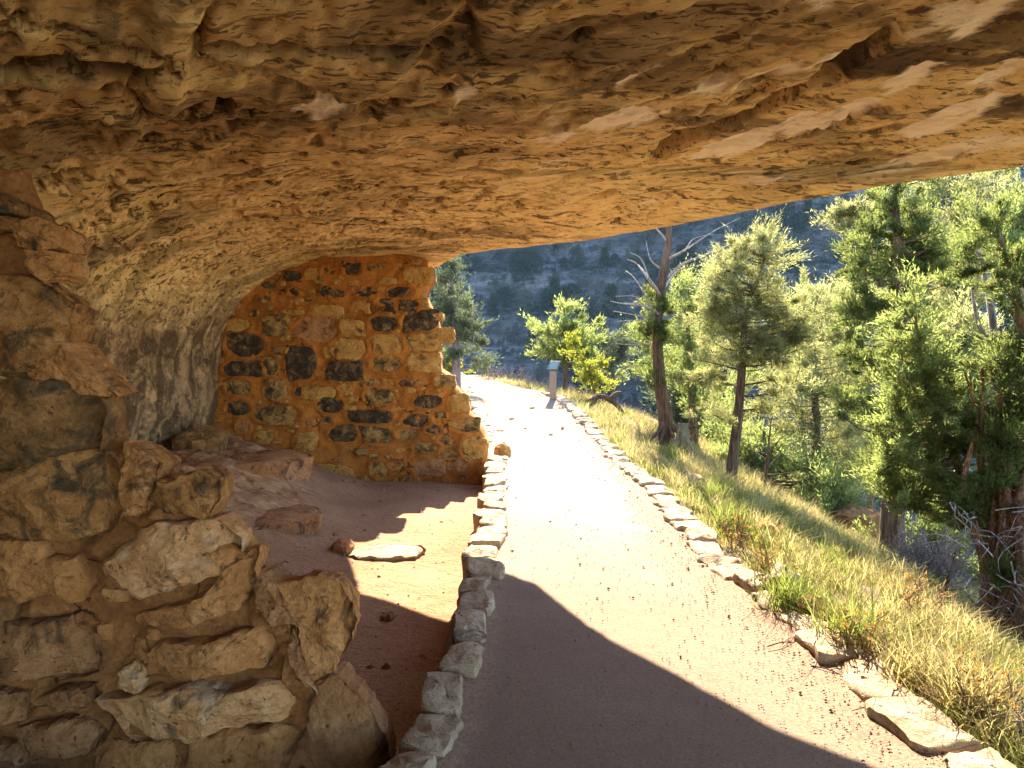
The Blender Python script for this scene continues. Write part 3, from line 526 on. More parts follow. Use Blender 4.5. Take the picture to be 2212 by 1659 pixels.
for i, (mt, fr_, L) in enumerate(NS):
    poly = to_wall(np.asarray(L, float), YN)[::-1]; c = poly.mean(0); poly = c + (poly - c) * 1.11; npol.append(poly); nctr.append((c, (np.ptp(poly[:, 0]) / 2, np.ptp(poly[:, 1]) / 2)))
    right = .24 if max(p[0] for p in L) > 220 else 0
    stone('stone', nw, nb_, M[mt], poly=poly, front=.06 + fr_ * .5, back=.16, O=(0, YN, 0), U=UX, V=VZ, Nn=NY, seed=500 + i, M_=96, rough=.03, taper=.88, tilt=.62, right=right, facets=6, jag=.06)
NOUT = to_wall(np.array([(-500, 300), (-60, 345), (20, 362), (48, 425), (58, 480), (82, 560), (92, 640), (105, 760), (185, 850), (200, 930), (270, 975), (285, 1080), (420, 1108), (470, 1150), (495, 1230), (580, 1290), (640, 1330), (672, 1420), (690, 1500), (740, 1580), (760, 1780), (-500, 1800)], float), YN)
def chink(par, base, Yw, outl, polys, n, sz, mats, seed, front):
    rg = np.random.default_rng(seed); lo, hi = outl.min(0), outl.max(0); done = 0; t_ = 0
    while done < n and t_ < 6000:
        t_ += 1; c = lo + (hi - lo) * rg.random(2); a_, b_ = rg.uniform(*sz), rg.uniform(*sz) * .6
        if not inpoly(c[:1], c[1:], outl)[0] or sdpoly(c[:1], c[1:], outl)[0] > -.04: continue
        if any(sdpoly(c[:1], c[1:], p_)[0] < a_ * .42 for p_ in polys): continue
        p_ = blocky(rg, c[0], c[1], a_, b_); polys.append(p_); done += 1
        stone('stone', par, base, M[mats[rg.integers(len(mats))]], poly=p_, front=front * rg.uniform(.5, 1.2), back=.08, O=(0, Yw, 0), U=UX, V=VZ, Nn=NY, seed=seed + t_, M_=28, rough=.01, taper=.85, tilt=.5, jag=.08)
chink(nw, nb_, YN, NOUT, npol, 46, (.05, .13), ('bigtan', 'brown', 'bigmix', 'bigtan'), 7000, .03); chink(fw, wb, YW, OUT, fpol, 70, (.07, .16), ('tan', 'mixed', 'tan', 'brown'), 9000, .02)
link('mortar', mortar_mesh(NOUT, (0, YN + .012, 0), UX, VZ, NY, .014, .12, .03, 9, M['mortar2'], nb_, nctr), nw)

# ------------------------------------------------------------------ stone edging of the path
def kerb(name, label, pts, width, height, pitch, seed, side, depth):
    pts = pts[np.argsort(pts[:, 1])]; b = np.array([pts[0, 0], pts[0, 1], 0]); t = thing(name, label, 'stone edging', b)
    d = np.concatenate([[0], np.cumsum(np.linalg.norm(np.diff(pts, axis=0), axis=1))]); s = -.7; rg = np.random.default_rng(seed); i = 0
    at = lambda u: np.array([np.interp(u, d, pts[:, k]) if u >= 0 else pts[0, k] + (pts[1, k] - pts[0, k]) / d[1] * u for k in range(3)])
    while s < d[-1]:
        y = at(s)[1]; ln = pitch(y) * rg.uniform(.72, 1.3); a, e = at(s), at(s + ln); T = e - a; T /= np.linalg.norm(T); Vv = np.cross([0, 0, 1], T); Vv /= np.linalg.norm(Vv); Nn = np.cross(T, Vv)
        wd = width(y) * rg.uniform(.85, 1.15); h = height * rg.uniform(.75, 1.3); l2 = ln * .485; w2 = wd / 2
        yaw = rg.uniform(-.13, .13); U2 = T * math.cos(yaw) + Vv * math.sin(yaw); V2 = np.cross(Nn, U2); tl = rg.uniform(-.07, .07); N2 = Nn + V2 * tl; N2 /= np.linalg.norm(N2)
        poly = blocky(rg, 0, 0, l2 * 2.05, w2 * 2.1, .16); O = (a + e) / 2 + Vv * rg.uniform(-.03, .03); O[2] = zp(O[1])
        stone('stone', t, b, M['kerb'], poly=poly, front=h, back=depth, O=O, U=U2, V=V2, Nn=N2, seed=seed * 100 + i, M_=30, rough=.018, taper=.95, tilt=.4, facets=4, jag=.06)
        s += ln; i += 1
kerb('path_edging', 'upright pale edging stones along the left side of the path by the dirt floor', KLw, lambda y: .19 if y < 4.5 else .26, .06, lambda y: .36 if y < 5 else .31, 41, -1, .34)
kerb('path_edging', 'flat pale edging stones along the grassy right side of the path', KRw, lambda y: .26 if y < 6 else .25, .068, lambda y: .35 if y < 5 else (.31 if y < 8 else .28), 43, 1, .12)
# loose rocks --------------------------------------------------------------
def boulder(name, label, cat, at, sx, sy, h, mat, seed, yaw=0.0, sink=.05, group=None, M_=40):
    at = np.asarray(at, float); rg = np.random.default_rng(seed); k = 9; th = np.linspace(0, 2 * math.pi, k, endpoint=False) + rg.uniform(-.25, .25, k)
    poly = np.stack([np.cos(th) * sx / 2, np.sin(th) * sy / 2], -1) * rg.uniform(.82, 1.12, k)[:, None]
    U = np.array([math.cos(yaw), math.sin(yaw), 0]); V = np.array([-math.sin(yaw), math.cos(yaw), 0])
    Wd, f4, f3 = stone_mesh(name, poly, h, sink, at, U, V, np.array([0, 0, 1.0]), mat, seed, M_=M_, rough=.02 + .04 * min(h, .5), taper=.9, tilt=.75, facets=7, jag=.1)
    return link(name, mesh(name, Wd - at, [f4, f3], mat, True, None, 35), None, label, cat, group, None, at)
def onfloor(px, py):
    rx, rz = ray(px, py); yq = np.arange(2.2, 10, .02); z, _ = floorz(rx * yq, yq); k = np.argmax(EYE + rz * yq < z); return np.array([rx * yq[k], yq[k], z[k]])
boulder('flat_rock', 'flat pale rock set in the sunlit patch of the dirt floor', 'rock', onfloor(835, 1195), .85, .42, .05, M['kerb'], 901, .1)
boulder('bedrock_ledge', 'broad brown bedrock ledge rising from the dirt floor below the far cross wall', 'rock', onfloor(550, 1005), 1.5, 1.0, .13, M['brown'], 921, .75, .3)
boulder('bedrock_ledge', 'worn brown bedrock hump between the near wall and the dirt floor', 'rock', onfloor(600, 1120), 1.1, .8, .08, M['brown'], 922, 1.3, .2)
boulder('bedrock_ledge', 'dark bedrock lump at the foot of the back wall of the alcove', 'rock', onfloor(430, 965), .9, .6, .28, M['bigdark'], 923, 1.2, .2)
boulder('rock', 'small reddish rock on the shaded dirt floor behind the flat pale rock', 'rock', onfloor(740, 1190), .22, .26, .11, M['brown'], 902, .4)
boulder('rock', 'small half buried rock on the dirt floor just below the sunlit patch', 'rock', onfloor(838, 1335), .1, .16, .04, M['brown'], 903, .2)
boulder('boulder', 'tan angular boulder among rusty grass behind the right edging stones', 'rock', ongroundpx(1690, 1290), .26, .26, .2, M['kerb'], 904, .5)
boulder('boulder', 'grey rock tucked against the right edging below the tan boulder', 'rock', ongroundpx(1735, 1325) + (.06, 0, 0), .3, .22, .12, M['bigmix'], 905, 2.2)
boulder('boulder', 'flat grey rock lying in the grass near the stump', 'rock', ongroundpx(1495, 1040), .4, .3, .12, M['kerb'], 906, .3)
boulder('boulder', 'pale rock half hidden in grass beside the far bend of the edging', 'rock', ongroundpx(1655, 1160), .3, .3, .14, M['bigtan'], 907, .9)
boulder('rock_ledge', 'grey layered rock ledge on the slope below the snag tree', 'rock', atY(1385, 885, 16.0) + (0, 0, -.5), 1.5, 1.0, .4, M['bigdark'], 908, .5, .6)
boulder('boulder', 'weathered boulder under the trees at the foot of the grassy slope', 'rock', atY(1850, 1120, 12.5), .9, .8, .22, M['bigdark'], 909, .7, .6)
boulder('boulder', 'loose stone slab standing at the foot of the cross wall beside the path', 'rock', onpath(1085, 985), .26, .3, .2, M['tan'], 910, .2, .1)
boulder('boulder', 'small pale slab at the far left end of the path by the wall', 'rock', onpath(975, 812) + (0, .2, 0), .7, .4, .14, M['kerb'], 911, .2, .1)

# ------------------------------------------------------------------ air
hm = bpy.data.materials.new('haze_air'); hm.use_nodes = True; hn = hm.node_tree; hn.nodes.remove(hn.nodes['Principled BSDF']); pv = hn.nodes.new('ShaderNodeVolumePrincipled'); pv.inputs['Color'].default_value = (.38, .62, 1, 1); pv.inputs['Density'].default_value = .00016; pv.inputs['Anisotropy'].default_value = .2
hn.links.new(pv.outputs[0], hn.nodes['Material Output'].inputs['Volume'])
hv = np.array([(a, b, c) for a in (-196, 336) for b in (-36, 296) for c in (-50, 96)], float); link('haze', mesh('haze', hv, [np.array([(0, 1, 3, 2), (4, 6, 7, 5), (0, 4, 5, 1), (2, 3, 7, 6), (0, 2, 6, 4), (1, 5, 7, 3)])], hm, False), kind='stuff')
g = Geo(); n_ = 1500; y = RNG.uniform(2.4, 9.3, n_); x = -3.9 + (xL(y) + 3.7) * RNG.random(n_); near_ = RNG.random(n_) < .45; y = np.where(near_, 9.42 - np.abs(RNG.normal(size=n_)) * .28, y); z, _h = floorz(x, y)
r = np.where(RNG.random(n_) < .06, RNG.uniform(.015, .04, n_), RNG.uniform(.004, .012, n_)); o8 = np.array([(1, 0, 0), (0, 1, 0), (-1, 0, 0), (0, -1, 0), (0, 0, .8), (0, 0, -.5)]); f8 = np.array([(0, 1, 4), (1, 2, 4), (2, 3, 4), (3, 0, 4), (1, 0, 5), (2, 1, 5), (3, 2, 5), (0, 3, 5)])
V = np.stack([x, y, z], -1)[:, None] + o8[None] * r[:, None, None] * RNG.uniform(.6, 1.4, (n_, 6, 1)); g.add(V.reshape(-1, 3), None, (f8[None] + np.arange(n_)[:, None, None] * 6).reshape(-1, 3)); link('floor_rubble', g.mesh('floor_rubble', M['rockfloor'], smooth=False), kind='stuff')
# ------------------------------------------------------------------ far canyon slope
def hillz(x, y):
    P = np.stack([x, y, x * 0], -1).reshape(-1, 3); yy = y + .22 * x - 9 * fbm(P * .02, 4, .5, 3).reshape(x.shape) - 2 * fbm(P * .12, 4, .5, 5).reshape(x.shape)
    z = -44 + 1.12 * np.maximum(yy - 72, 0); t = z / 7.5 + .5 * fbm(P * .03, 3, .5, 8).reshape(x.shape); fr_ = t - np.floor(t)
    z = z + 7.5 * .55 * (sstep(.55, .95, fr_) - fr_); t2 = z / 2.1 + .6 * fbm(P * .06, 3, .5, 9).reshape(x.shape); f2 = t2 - np.floor(t2); z = z + 2.1 * .35 * (sstep(.6, .9, f2) - f2)
    z = np.where(z > 78, 78 + (z - 78) * .12, z); return np.maximum(z, -46.5) + .6 * fbm(P * .35, 4, .6, 14).reshape(x.shape)
hx = np.concatenate([np.arange(-190, -30, 4.0), np.arange(-30, 150, .8), np.arange(150, 330, 4.0)]); hy = np.concatenate([np.arange(42, 175, .62), np.arange(175, 290, 5.0)])
X, Y = np.meshgrid(hx, hy, indexing='ij'); Z = hillz(X, Y)
link('canyon_hillside', mesh('canyon_hillside', np.stack([X, Y, Z], -1).reshape(-1, 3), [gridfaces(*X.shape)[:, ::-1]], M['hill']), kind='structure')
def unit(v): return v / (np.linalg.norm(v, axis=-1, keepdims=True) + 1e-9)
def far_tree(kind):
    g = Geo(); h = 1.0; k = 170; u = RNG.random(k) ** .8
    rad = (.24 * (1 - u) ** .75 + .03) if kind == 0 else .36 * np.sqrt(np.maximum(0, 1 - (2 * u - .95) ** 2)) + .03
    th = RNG.random(k) * 6.28; rr = rad * RNG.uniform(.45, 1.05, k); C = np.stack([rr * np.cos(th), rr * np.sin(th), .06 + u * .9], -1)
    nl = 9; CC = np.repeat(C, nl, 0) + RNG.normal(size=(k * nl, 3)) * .035; D = unit(RNG.normal(size=(k * nl, 3)) + np.array([0, 0, .5])); g.leaves(CC, D, RNG.uniform(.05, .1, k * nl), .035, np.repeat(RNG.random(k), nl))
    g.tube([(0, 0, -.1), (0, 0, .5), (0, 0, .9)], [.03, .02, .005], 5, 4); return g
FT = [far_tree(0).mesh('canyon_conifer', M['far']), far_tree(0).mesh('canyon_conifer', M['far']), far_tree(1).mesh('canyon_bush', M['far']), far_tree(1).mesh('canyon_bush', M['far']), far_tree(1).mesh('pale_canyon_bush', M['far2'])]
lab = ['dark conifer on the shaded blue canyon slope across the valley'] * 2 + ['round dark juniper on the shaded blue canyon slope across the valley'] * 2 + ['pale grey green juniper on the shaded blue canyon slope across the valley']
grp = ['conifers on the far canyon slope'] * 2 + ['round junipers on the far canyon slope'] * 2 + ['pale junipers on the far canyon slope']
cnt = 0
while cnt < 280:
    y = RNG.uniform(62, 165); x = y * (RNG.uniform(900, 2260) - CX) / F; z = float(hillz(np.array([x]), np.array([y]))[0]); e = (z - EYE) / y
    if e < -.16 or e > .3 or z < -43: continue
    k = int(RNG.choice(5, p=[.22, .2, .24, .2, .14])); hgt = RNG.uniform(2.6, 6.5) if k < 2 else RNG.uniform(1.8, 4.2)
    o = link(FT[k].name.split('.')[0], FT[k], None, lab[k], 'tree', grp[k], None, (x, y, z - .15)); wdt = hgt * RNG.uniform(.85, 1.35); o.scale = (wdt, wdt, hgt); o.rotation_euler = (0, 0, RNG.random() * 6.28); cnt += 1
g = Geo(); k = 5600; y = RNG.uniform(58, 168, k); x = y * (RNG.uniform(880, 2300, k) - CX) / F; dn = fbm(np.stack([x, y, x * 0], -1) * .06, 3); sel = dn > -.12; x, y = x[sel], y[sel]; k = len(x); z = hillz(x, y)
sz = RNG.uniform(.35, 1.2, k) ; nl = 14; C = np.repeat(np.stack([x, y, z + sz * .25], -1), nl, 0) + RNG.normal(size=(k * nl, 3)) * np.repeat(sz, nl)[:, None] * np.array([.5, .5, .3])
g.leaves(C, unit(RNG.normal(size=(k * nl, 3)) + np.array([0, 0, .6])), np.repeat(sz, nl) * .5, np.repeat(sz, nl) * .3, np.repeat(RNG.random(k), nl)); link('canyon_scrub', g.mesh('canyon_scrub', M['far']), kind='stuff')

# ------------------------------------------------------------------ trees near the path
def tree(name, label, Yd, trunk, rad, crown, leafm, barkm, nclump=160, nleaf=110, L=.06, W=.018, clr=.16, group=None, limbs=40, cat='tree', flute=.1, base=None, extra=None, sides=12, depthf=1.0, up=.5, tdark=0.0):
    """trunk and crown ellipses are read off the photograph and set at distance Yd; crowns are filled with sprigs round limbs"""
    T = np.array([atY(p[0], p[1], Yd + (p[2] if len(p) > 2 else 0)) for p in trunk]); b = T[0].copy() if base is None else np.asarray(base)
    root = thing(name, label, cat, b, group); tg = Geo(); tg.tube(T, rad, sides, 40, flute, abs(hash(label)) % 50 if False else len(label)); cg = Geo()
    Tc = catmull(T, 60); wts = np.array([c[2] * c[3] for c in crown], float); wts /= wts.sum(); C = []; CR = []
    for ci, (ex, ey, ea, eb, *dz) in enumerate(crown):
        k = max(3, int(nclump * wts[ci] * .95)); o = atY(ex, ey, Yd + (dz[0] if dz else 0)); sc = Yd / F; ks = max(3, int(k / 2.6)); dv = unit(RNG.normal(size=(ks, 3))); rr = RNG.uniform(.3, 1.1, ks) ** .6; A_ = np.array([ea * sc, .8 * depthf * (ea + eb) / 2 * sc, eb * sc]); Q_ = dv * rr[:, None]; ii_ = RNG.integers(0, ks, k)
        P_ = o + (Q_[ii_] * RNG.uniform(.6, 1.15, (k, 1))) * A_ + RNG.normal(size=(k, 3)) * clr * np.array([.8, .8, .6]); C.append(P_); CR.append(np.repeat(o[None], k, 0))
    C = np.concatenate(C); CR = np.concatenate(CR); k = len(C); sel = RNG.permutation(k)[:limbs]
    for i in sel:
        tp = C[i]; low = Tc[Tc[:, 2] < tp[2] - .12 * np.linalg.norm(tp[:2] - Tc[-1, :2])] ; src = Tc if len(low) < 3 else low
        a = src[np.argmin(np.linalg.norm(src - tp, axis=1))]; ln = np.linalg.norm(tp - a); mid = (a + tp) / 2 + np.array([0, 0, -.08 * ln]) + RNG.normal(size=3) * .07 * ln
        tg.tube([a, mid, tp], [max(.006, .018 * ln + .004), .01 * ln + .004, .004], 5, 7)
    nl = np.maximum(20, (nleaf * 1.4 * RNG.uniform(.5, 1.4, k))).astype(int); idx = np.repeat(np.arange(k), nl); nt = len(idx); cr_ = clr * RNG.uniform(.4, 1.15, k)
    off = RNG.normal(size=(nt, 3)) * np.array([1, 1, .7]); off *= (RNG.random(nt) ** .4 / (np.linalg.norm(off, axis=1) + 1e-9))[:, None]
    br = unit(unit(C - CR) + np.array([0, 0, .35]) + RNG.normal(size=(k, 3)) * .35); el = RNG.uniform(.3, 1.15, k); Lp = C[idx] + off * (cr_ * .68)[idx][:, None] + br[idx] * (RNG.normal(size=nt) * (cr_ * el)[idx])[:, None]; D = unit(off * .7 + RNG.normal(size=(nt, 3)) * .5 + br[idx] * .8 + np.array([0, 0, up]))
    ct = RNG.random(k); tint = np.clip(ct[idx] * .85 + RNG.random(nt) * .35 - .1, 0, 1); ll = L * RNG.uniform(.6, 1.4, nt); cg.leaves(Lp, D, ll * .92, W * .72 * RNG.uniform(.7, 1.3, nt), tint)
    for i in range(k):                                                # bare twigs inside clumps
        for _ in range(1): tg.tube([C[i], C[i] + RNG.normal(size=3) * cr_[i] * .5, C[i] + unit(RNG.normal(size=3)) * cr_[i] * 1.3], [.006, .005, .0018], 3, 3)
    if extra: extra(tg, root, b)
    link('trunk', tg.mesh('trunk', barkm, b), root); link('crown', cg.mesh('crown', leafm, b, False), root)
    return root
tree('juniper_tree', 'grey green juniper standing behind the far wall left of the path', 17.0, [(985, 840), (985, 760), (980, 660), (975, 600)], [.12, .09, .06, .02], [(985, 585, 30, 38), (955, 640, 35, 50), (985, 690, 55, 62), (1015, 740, 40, 62), (960, 730, 35, 50), (1000, 660, 35, 30)], M['grey'], M['twig'], 150, 90, .09, .03, .2)
tree('yellow_shrub', 'low yellow leaved shrub at the foot of the juniper behind the wall', 17.3, [(975, 835), (972, 790)], [.02, .01], [(968, 785, 25, 22), (992, 800, 20, 14)], M['yellow'], M['twig'], 34, 45, .06, .03, .12, limbs=14, cat='shrub')
tree('juniper_tree', 'small bushy green juniper behind the sign at the path bend', 20.5, [(1222, 880), (1222, 780), (1220, 700), (1218, 655)], [.1, .07, .05, .01], [(1217, 670, 20, 28), (1205, 715, 45, 42), (1245, 715, 42, 40), (1190, 750, 40, 30), (1240, 765, 50, 35), (1270, 740, 30, 40)], M['bright'], M['bark'], 130, 90, .11, .04, .22)
tree('yellow_shrub', 'bright yellow leaved shrub between the sign and the snag tree', 17.2, [(1285, 850), (1270, 790), (1250, 740)], [.025, .015, .006], [(1240, 745, 16, 30), (1255, 770, 28, 32), (1285, 795, 24, 26), (1305, 830, 18, 24), (1270, 810, 26, 26)], M['yellow'], M['bark'], 75, 45, .075, .04, .13, limbs=26, cat='shrub')
tree('juniper_tree', 'greyish juniper partly hidden behind the yellow shrub', 25.0, [(1325, 860), (1322, 760)], [.1, .05], [(1320, 725, 30, 32), (1330, 770, 36, 38), (1300, 780, 26, 30)], M['grey'], M['bark'], 60, 80, .13, .05, .26, limbs=16)
def snag_extra(tg, root, b):
    g2 = Geo()
    for L_, r0 in [([(1430, 645), (1400, 600), (1375, 570), (1355, 560)], .06), ([(1402, 602), (1385, 560), (1360, 545)], .03), ([(1425, 680), (1390, 660), (1340, 655), (1318, 650)], .05), ([(1420, 690), (1370, 680), (1325, 672)], .03), ([(1422, 700), (1380, 692), (1335, 694)], .03),
                   ([(1440, 600), (1475, 570), (1530, 548), (1590, 520), (1640, 470)], .055), ([(1442, 560), (1480, 540), (1540, 500), (1600, 470)], .045), ([(1436, 620), (1465, 585), (1500, 575), (1560, 560)], .035), ([(1440, 520), (1415, 490), (1400, 470)], .03), ([(1415, 690), (1395, 640), (1370, 600), (1352, 585)], .035), ([(1425, 580), (1405, 560), (1395, 520)], .03), ([(1385, 655), (1370, 640), (1330, 640)], .018), ([(1530, 548), (1560, 550), (1600, 530)], .02), ([(1480, 540), (1500, 515), (1540, 505)], .02), ([(1425, 740), (1370, 745), (1330, 742)], .03)]:
        g2.tube([atY(x, y, 12.6 + random.uniform(-.5, .3) * (k > 0)) for k, (x, y) in enumerate(L_)], [r0 * .62, r0 * .45, r0 * .24, .006], 6, 14, .1)
    link('dead_branch', g2.mesh('dead_branch', M['silver'], b), root)
    g3 = Geo()
    for dx, dy in ((-30, 12), (-12, 20), (18, 22), (40, 10), (55, -20)): g3.tube([atY(1431 + dx * .08, 885, 12.6), atY(1438 + dx * .4, 925, 12.5), atY(1442 + dx * 1.3, 940 + dy, 12.3)], [.035, .04, .02], 8, 12, .25, dx)
    link('root', g3.mesh('root', M['bark'], b), root)
tree('snag_tree', 'tall half dead juniper with bare grey branches and a thick fibrous trunk', 12.6, [(1442, 985), (1438, 900), (1425, 820), (1420, 720), (1428, 620), (1442, 540), (1445, 480), (1446, 400), (1450, 330)], [.14, .115, .095, .085, .076, .062, .052, .042, .02], [(1428, 690, 14, 70), (1420, 790, 16, 60), (1395, 720, 22, 40), (1412, 640, 10, 40)], M['juniper'], M['bark'], 70, 90, .075, .025, .13, limbs=20, flute=.22, extra=snag_extra, sides=26)
tree('juniper_tree', 'light green juniper right behind the thick snag trunk', 14.5, [(1500, 1000), (1495, 850), (1485, 700)], [.1, .08, .03], [(1480, 640, 40, 50), (1490, 720, 45, 70), (1475, 800, 40, 60), (1510, 850, 35, 60), (1400, 760, 26, 60)], M['bright'], M['bark'], 170, 90, .085, .028, .2)
tree('pine_tree', 'slim dark trunked pine with airy pale olive crown beside the grass slope', 10.8, [(1578, 1040), (1582, 1000), (1592, 920), (1600, 830), (1606, 740), (1612, 660), (1640, 600), (1655, 540)], [.095, .085, .075, .065, .055, .04, .025, .008], [(1640, 545, 45, 45), (1590, 560, 50, 40), (1610, 620, 85, 55), (1560, 670, 60, 45), (1690, 660, 60, 50), (1580, 740, 60, 40), (1670, 740, 70, 45), (1540, 800, 45, 32), (1690, 820, 55, 32), (1720, 720, 40, 50), (1550, 880, 40, 20), (1660, 890, 45, 22)], M['olive'], M['bark'], 360, 150, .075, .014, .16, limbs=130, flute=.08, up=.25)
tree('pine_tree', 'sunlit pale pine just right of the slim dark trunked pine', 15.5, [(1770, 1130), (1765, 1000), (1760, 850), (1755, 700)], [.12, .1, .07, .02], [(1750, 660, 45, 60), (1760, 740, 80, 60), (1730, 830, 70, 60), (1800, 830, 60, 60), (1750, 920, 80, 55), (1700, 980, 60, 40), (1810, 960, 50, 50)], M['olive'], M['bark'], 260, 100, .1, .026, .24, limbs=90)
tree('juniper_tree', 'bright bushy tree low on the slope between the pine and the big juniper', 14.0, [(1660, 1090), (1655, 1000), (1650, 930)], [.08, .06, .02], [(1650, 960, 55, 50), (1690, 1010, 60, 36), (1620, 1000, 46, 34), (1760, 1030, 60, 40), (1560, 985, 36, 22)], M['bright'], M['bark'], 170, 95, .085, .03, .19, limbs=40)
tree('juniper_tree', 'pale backlit tree behind the upper right juniper crown', 19.0, [(2070, 900), (2070, 600), (2060, 400)], [.14, .1, .03], [(2060, 430, 70, 40), (2140, 400, 70, 40), (2090, 500, 90, 60), (2180, 470, 60, 60), (2010, 560, 70, 80), (2080, 640, 80, 80), (2020, 380, 50, 40)], M['olive'], M['bark'], 260, 90, .12, .036, .3, limbs=60)
tree('juniper_tree', 'hazy pale tree filling the gap left of the big dark juniper', 17.0, [(1830, 1120), (1830, 900), (1820, 640)], [.12, .1, .03], [(1800, 640, 40, 50), (1830, 760, 55, 80), (1850, 900, 60, 80), (1840, 1010, 55, 55), (1880, 640, 40, 60)], M['olive'], M['bark'], 200, 90, .1, .03, .26, limbs=60)
tree('juniper_tree', 'tall dark green juniper whose crown rises up to the rock overhang', 9.0, [(1925, 1200), (1932, 1060), (1945, 900), (1948, 740), (1940, 600), (1935, 480), (1930, 400)], [.16, .14, .13, .11, .09, .05, .02], [(1935, 440, 42, 45), (1890, 500, 50, 50), (1975, 510, 55, 55), (1935, 560, 65, 45), (1870, 580, 40, 40), (1990, 600, 60, 60), (1880, 660, 62, 46), (1835, 690, 36, 26), (1960, 680, 60, 50), (1850, 760, 45, 40), (1910, 790, 55, 50), (1980, 790, 50, 60), (1870, 870, 45, 50), (1930, 900, 55, 60), (1905, 1000, 50, 55), (1960, 340, 50, 60)], M['juniper'], M['bark'], 400, 130, .06, .02, .14, limbs=90, flute=.15)
tree('juniper_tree', 'pale branch tipped juniper reaching left from the dark crown under the rock', 10.5, [(1905, 620), (1880, 520), (1850, 462), (1800, 450)], [.06, .05, .03, .01], [(1800, 462, 26, 14), (1840, 448, 36, 14), (1880, 455, 30, 20), (1825, 490, 28, 12)], M['olive'], M['bark'], 60, 80, .06, .018, .12, limbs=24)
tree('juniper_tree', 'light green young juniper with a leaning orange trunk in front of the dark juniper', 6.4, [(2150, 1330), (2150, 1240), (2125, 1140), (2090, 1050), (2050, 960), (2010, 860), (1985, 760), (1975, 640)], [.075, .06, .05, .042, .035, .026, .016, .006], [(1975, 655, 18, 45), (1970, 730, 34, 38), (1990, 800, 45, 42), (1950, 830, 35, 40), (2030, 860, 50, 42), (1965, 905, 52, 46), (2040, 950, 48, 46), (1930, 980, 44, 48), (2000, 1010, 50, 44), (1935, 1060, 46, 40), (2060, 1060, 40, 38), (1985, 1085, 40, 30)], M['bright'], M['redbark'], 380, 130, .045, .015, .1, limbs=110, flute=.15, sides=14)
def gnarl(tg, root, b):
    g2 = Geo(); rg = np.random.default_rng(5)
    for k in range(13):
        x0 = 2128 + k * 11; dy = rg.uniform(-.4, .4); tx = 2095 + k * 19 + rg.uniform(-25, 25); ty = rg.uniform(700, 900); r0 = rg.uniform(.055, .11)
        g2.tube([atY(x0 - 12, 1420 + rg.uniform(-20, 20), 5.2 + dy), atY(x0 + 12 + rg.uniform(-22, 22), 1300, 5.3 + dy), atY(x0 + rg.uniform(-38, 38), 1190, 5.5 + dy), atY((x0 + tx) / 2 + rg.uniform(-40, 40), 1050, 5.8 + dy * .6), atY(tx, ty + 100, 6.1), atY(tx + rg.uniform(-30, 30), ty, 6.2)], [r0, r0 * .85, r0 * .6, r0 * .38, r0 * .2, .006], 14, 44, .34, k)
    link('stem', g2.mesh('stem', M['redbark'], b), root)
    g4 = Geo()
    for L_, r0 in [([(2160, 1010), (2158, 900), (2150, 760), (2140, 660), (2120, 560), (2095, 515)], .055), ([(2152, 750), (2120, 715), (2105, 660), (2098, 610)], .03), ([(2140, 660), (2150, 600), (2148, 550)], .025), ([(2158, 900), (2180, 820), (2190, 760)], .025)]:
        g4.tube([atY(x, y, 6.3) for x, y in L_], [r0, r0 * .8, r0 * .6, r0 * .4, .006], 8, 24, .12, 3)
    link('dead_branch', g4.mesh('dead_branch', M['silver'], b), root)
    g5 = Geo()
    for k in range(90):
        a = atY(rg.uniform(2060, 2250), rg.uniform(1100, 1330), 5.4 + rg.uniform(-.4, .5)); d_ = unit(np.array([rg.normal(), rg.normal(), -.35 + .5 * rg.normal()])); ln = rg.uniform(.12, .42)
        g5.tube([a, a + d_ * ln * .5 + rg.normal(size=3) * .06, a + d_ * ln + np.array([0, 0, -.08])], [.007, .004, .0015], 3, 6)
    link('bare_twig', g5.mesh('bare_twig', M['silver'], b), root)
tree('gnarled_juniper', 'big gnarled juniper with shaggy twisted stems at the right edge of the photo', 5.9, [(2230, 1420), (2240, 1300), (2260, 1150), (2250, 950), (2225, 760), (2180, 600), (2150, 470)], [.15, .13, .1, .07, .05, .03, .01], [(2145, 490, 42, 46), (2110, 560, 30, 30), (2190, 600, 52, 52), (2230, 700, 60, 70), (2190, 800, 50, 60), (2240, 900, 60, 80), (2170, 960, 50, 50), (2130, 1030, 46, 36), (2220, 1060, 60, 60), (2110, 870, 34, 50, .4), (2300, 800, 70, 160), (2250, 1190, 50, 60), (2190, 1250, 24, 40, -.5), (2095, 1135, 38, 40), (2160, 1180, 44, 40, .4)], M['juniper'], M['redbark'], 420, 140, .045, .015, .1, limbs=80, flute=.3, extra=gnarl, sides=20, base=ongroundpx(2150, 1345))
for k, (bx, by, Yd, lb) in enumerate([(1650, 1075, 11.5, 'dark bare stemmed sapling behind the slim pine'), (2030, 1330, 5.6, 'small leafless sapling in the grass left of the gnarled juniper')]):
    p = atY(bx, by, Yd); g = Geo(); rg = np.random.default_rng(70 + k); t = thing('bare_sapling', lb, 'sapling', p); hgt = 1.5 if k == 0 else .55
    g.tube([p, p + (.05, 0, hgt * .5), p + (.12, 0, hgt)], [.03 if k == 0 else .012, .018 if k == 0 else .008, .003], 6, 10)
    for _ in range(14): z_ = rg.uniform(.25, .95); a = p + np.array([.1 * z_, 0, hgt * z_]); d_ = rg.normal(size=3) * .3 * hgt * (1.1 - z_); d_[2] = abs(d_[2]); g.tube([a, a + d_ * .5 + rg.normal(size=3) * .02, a + d_], [.008 * hgt, .005 * hgt, .002], 4, 6)
    link('stem', g.mesh('stem', M['bark'], p), t)
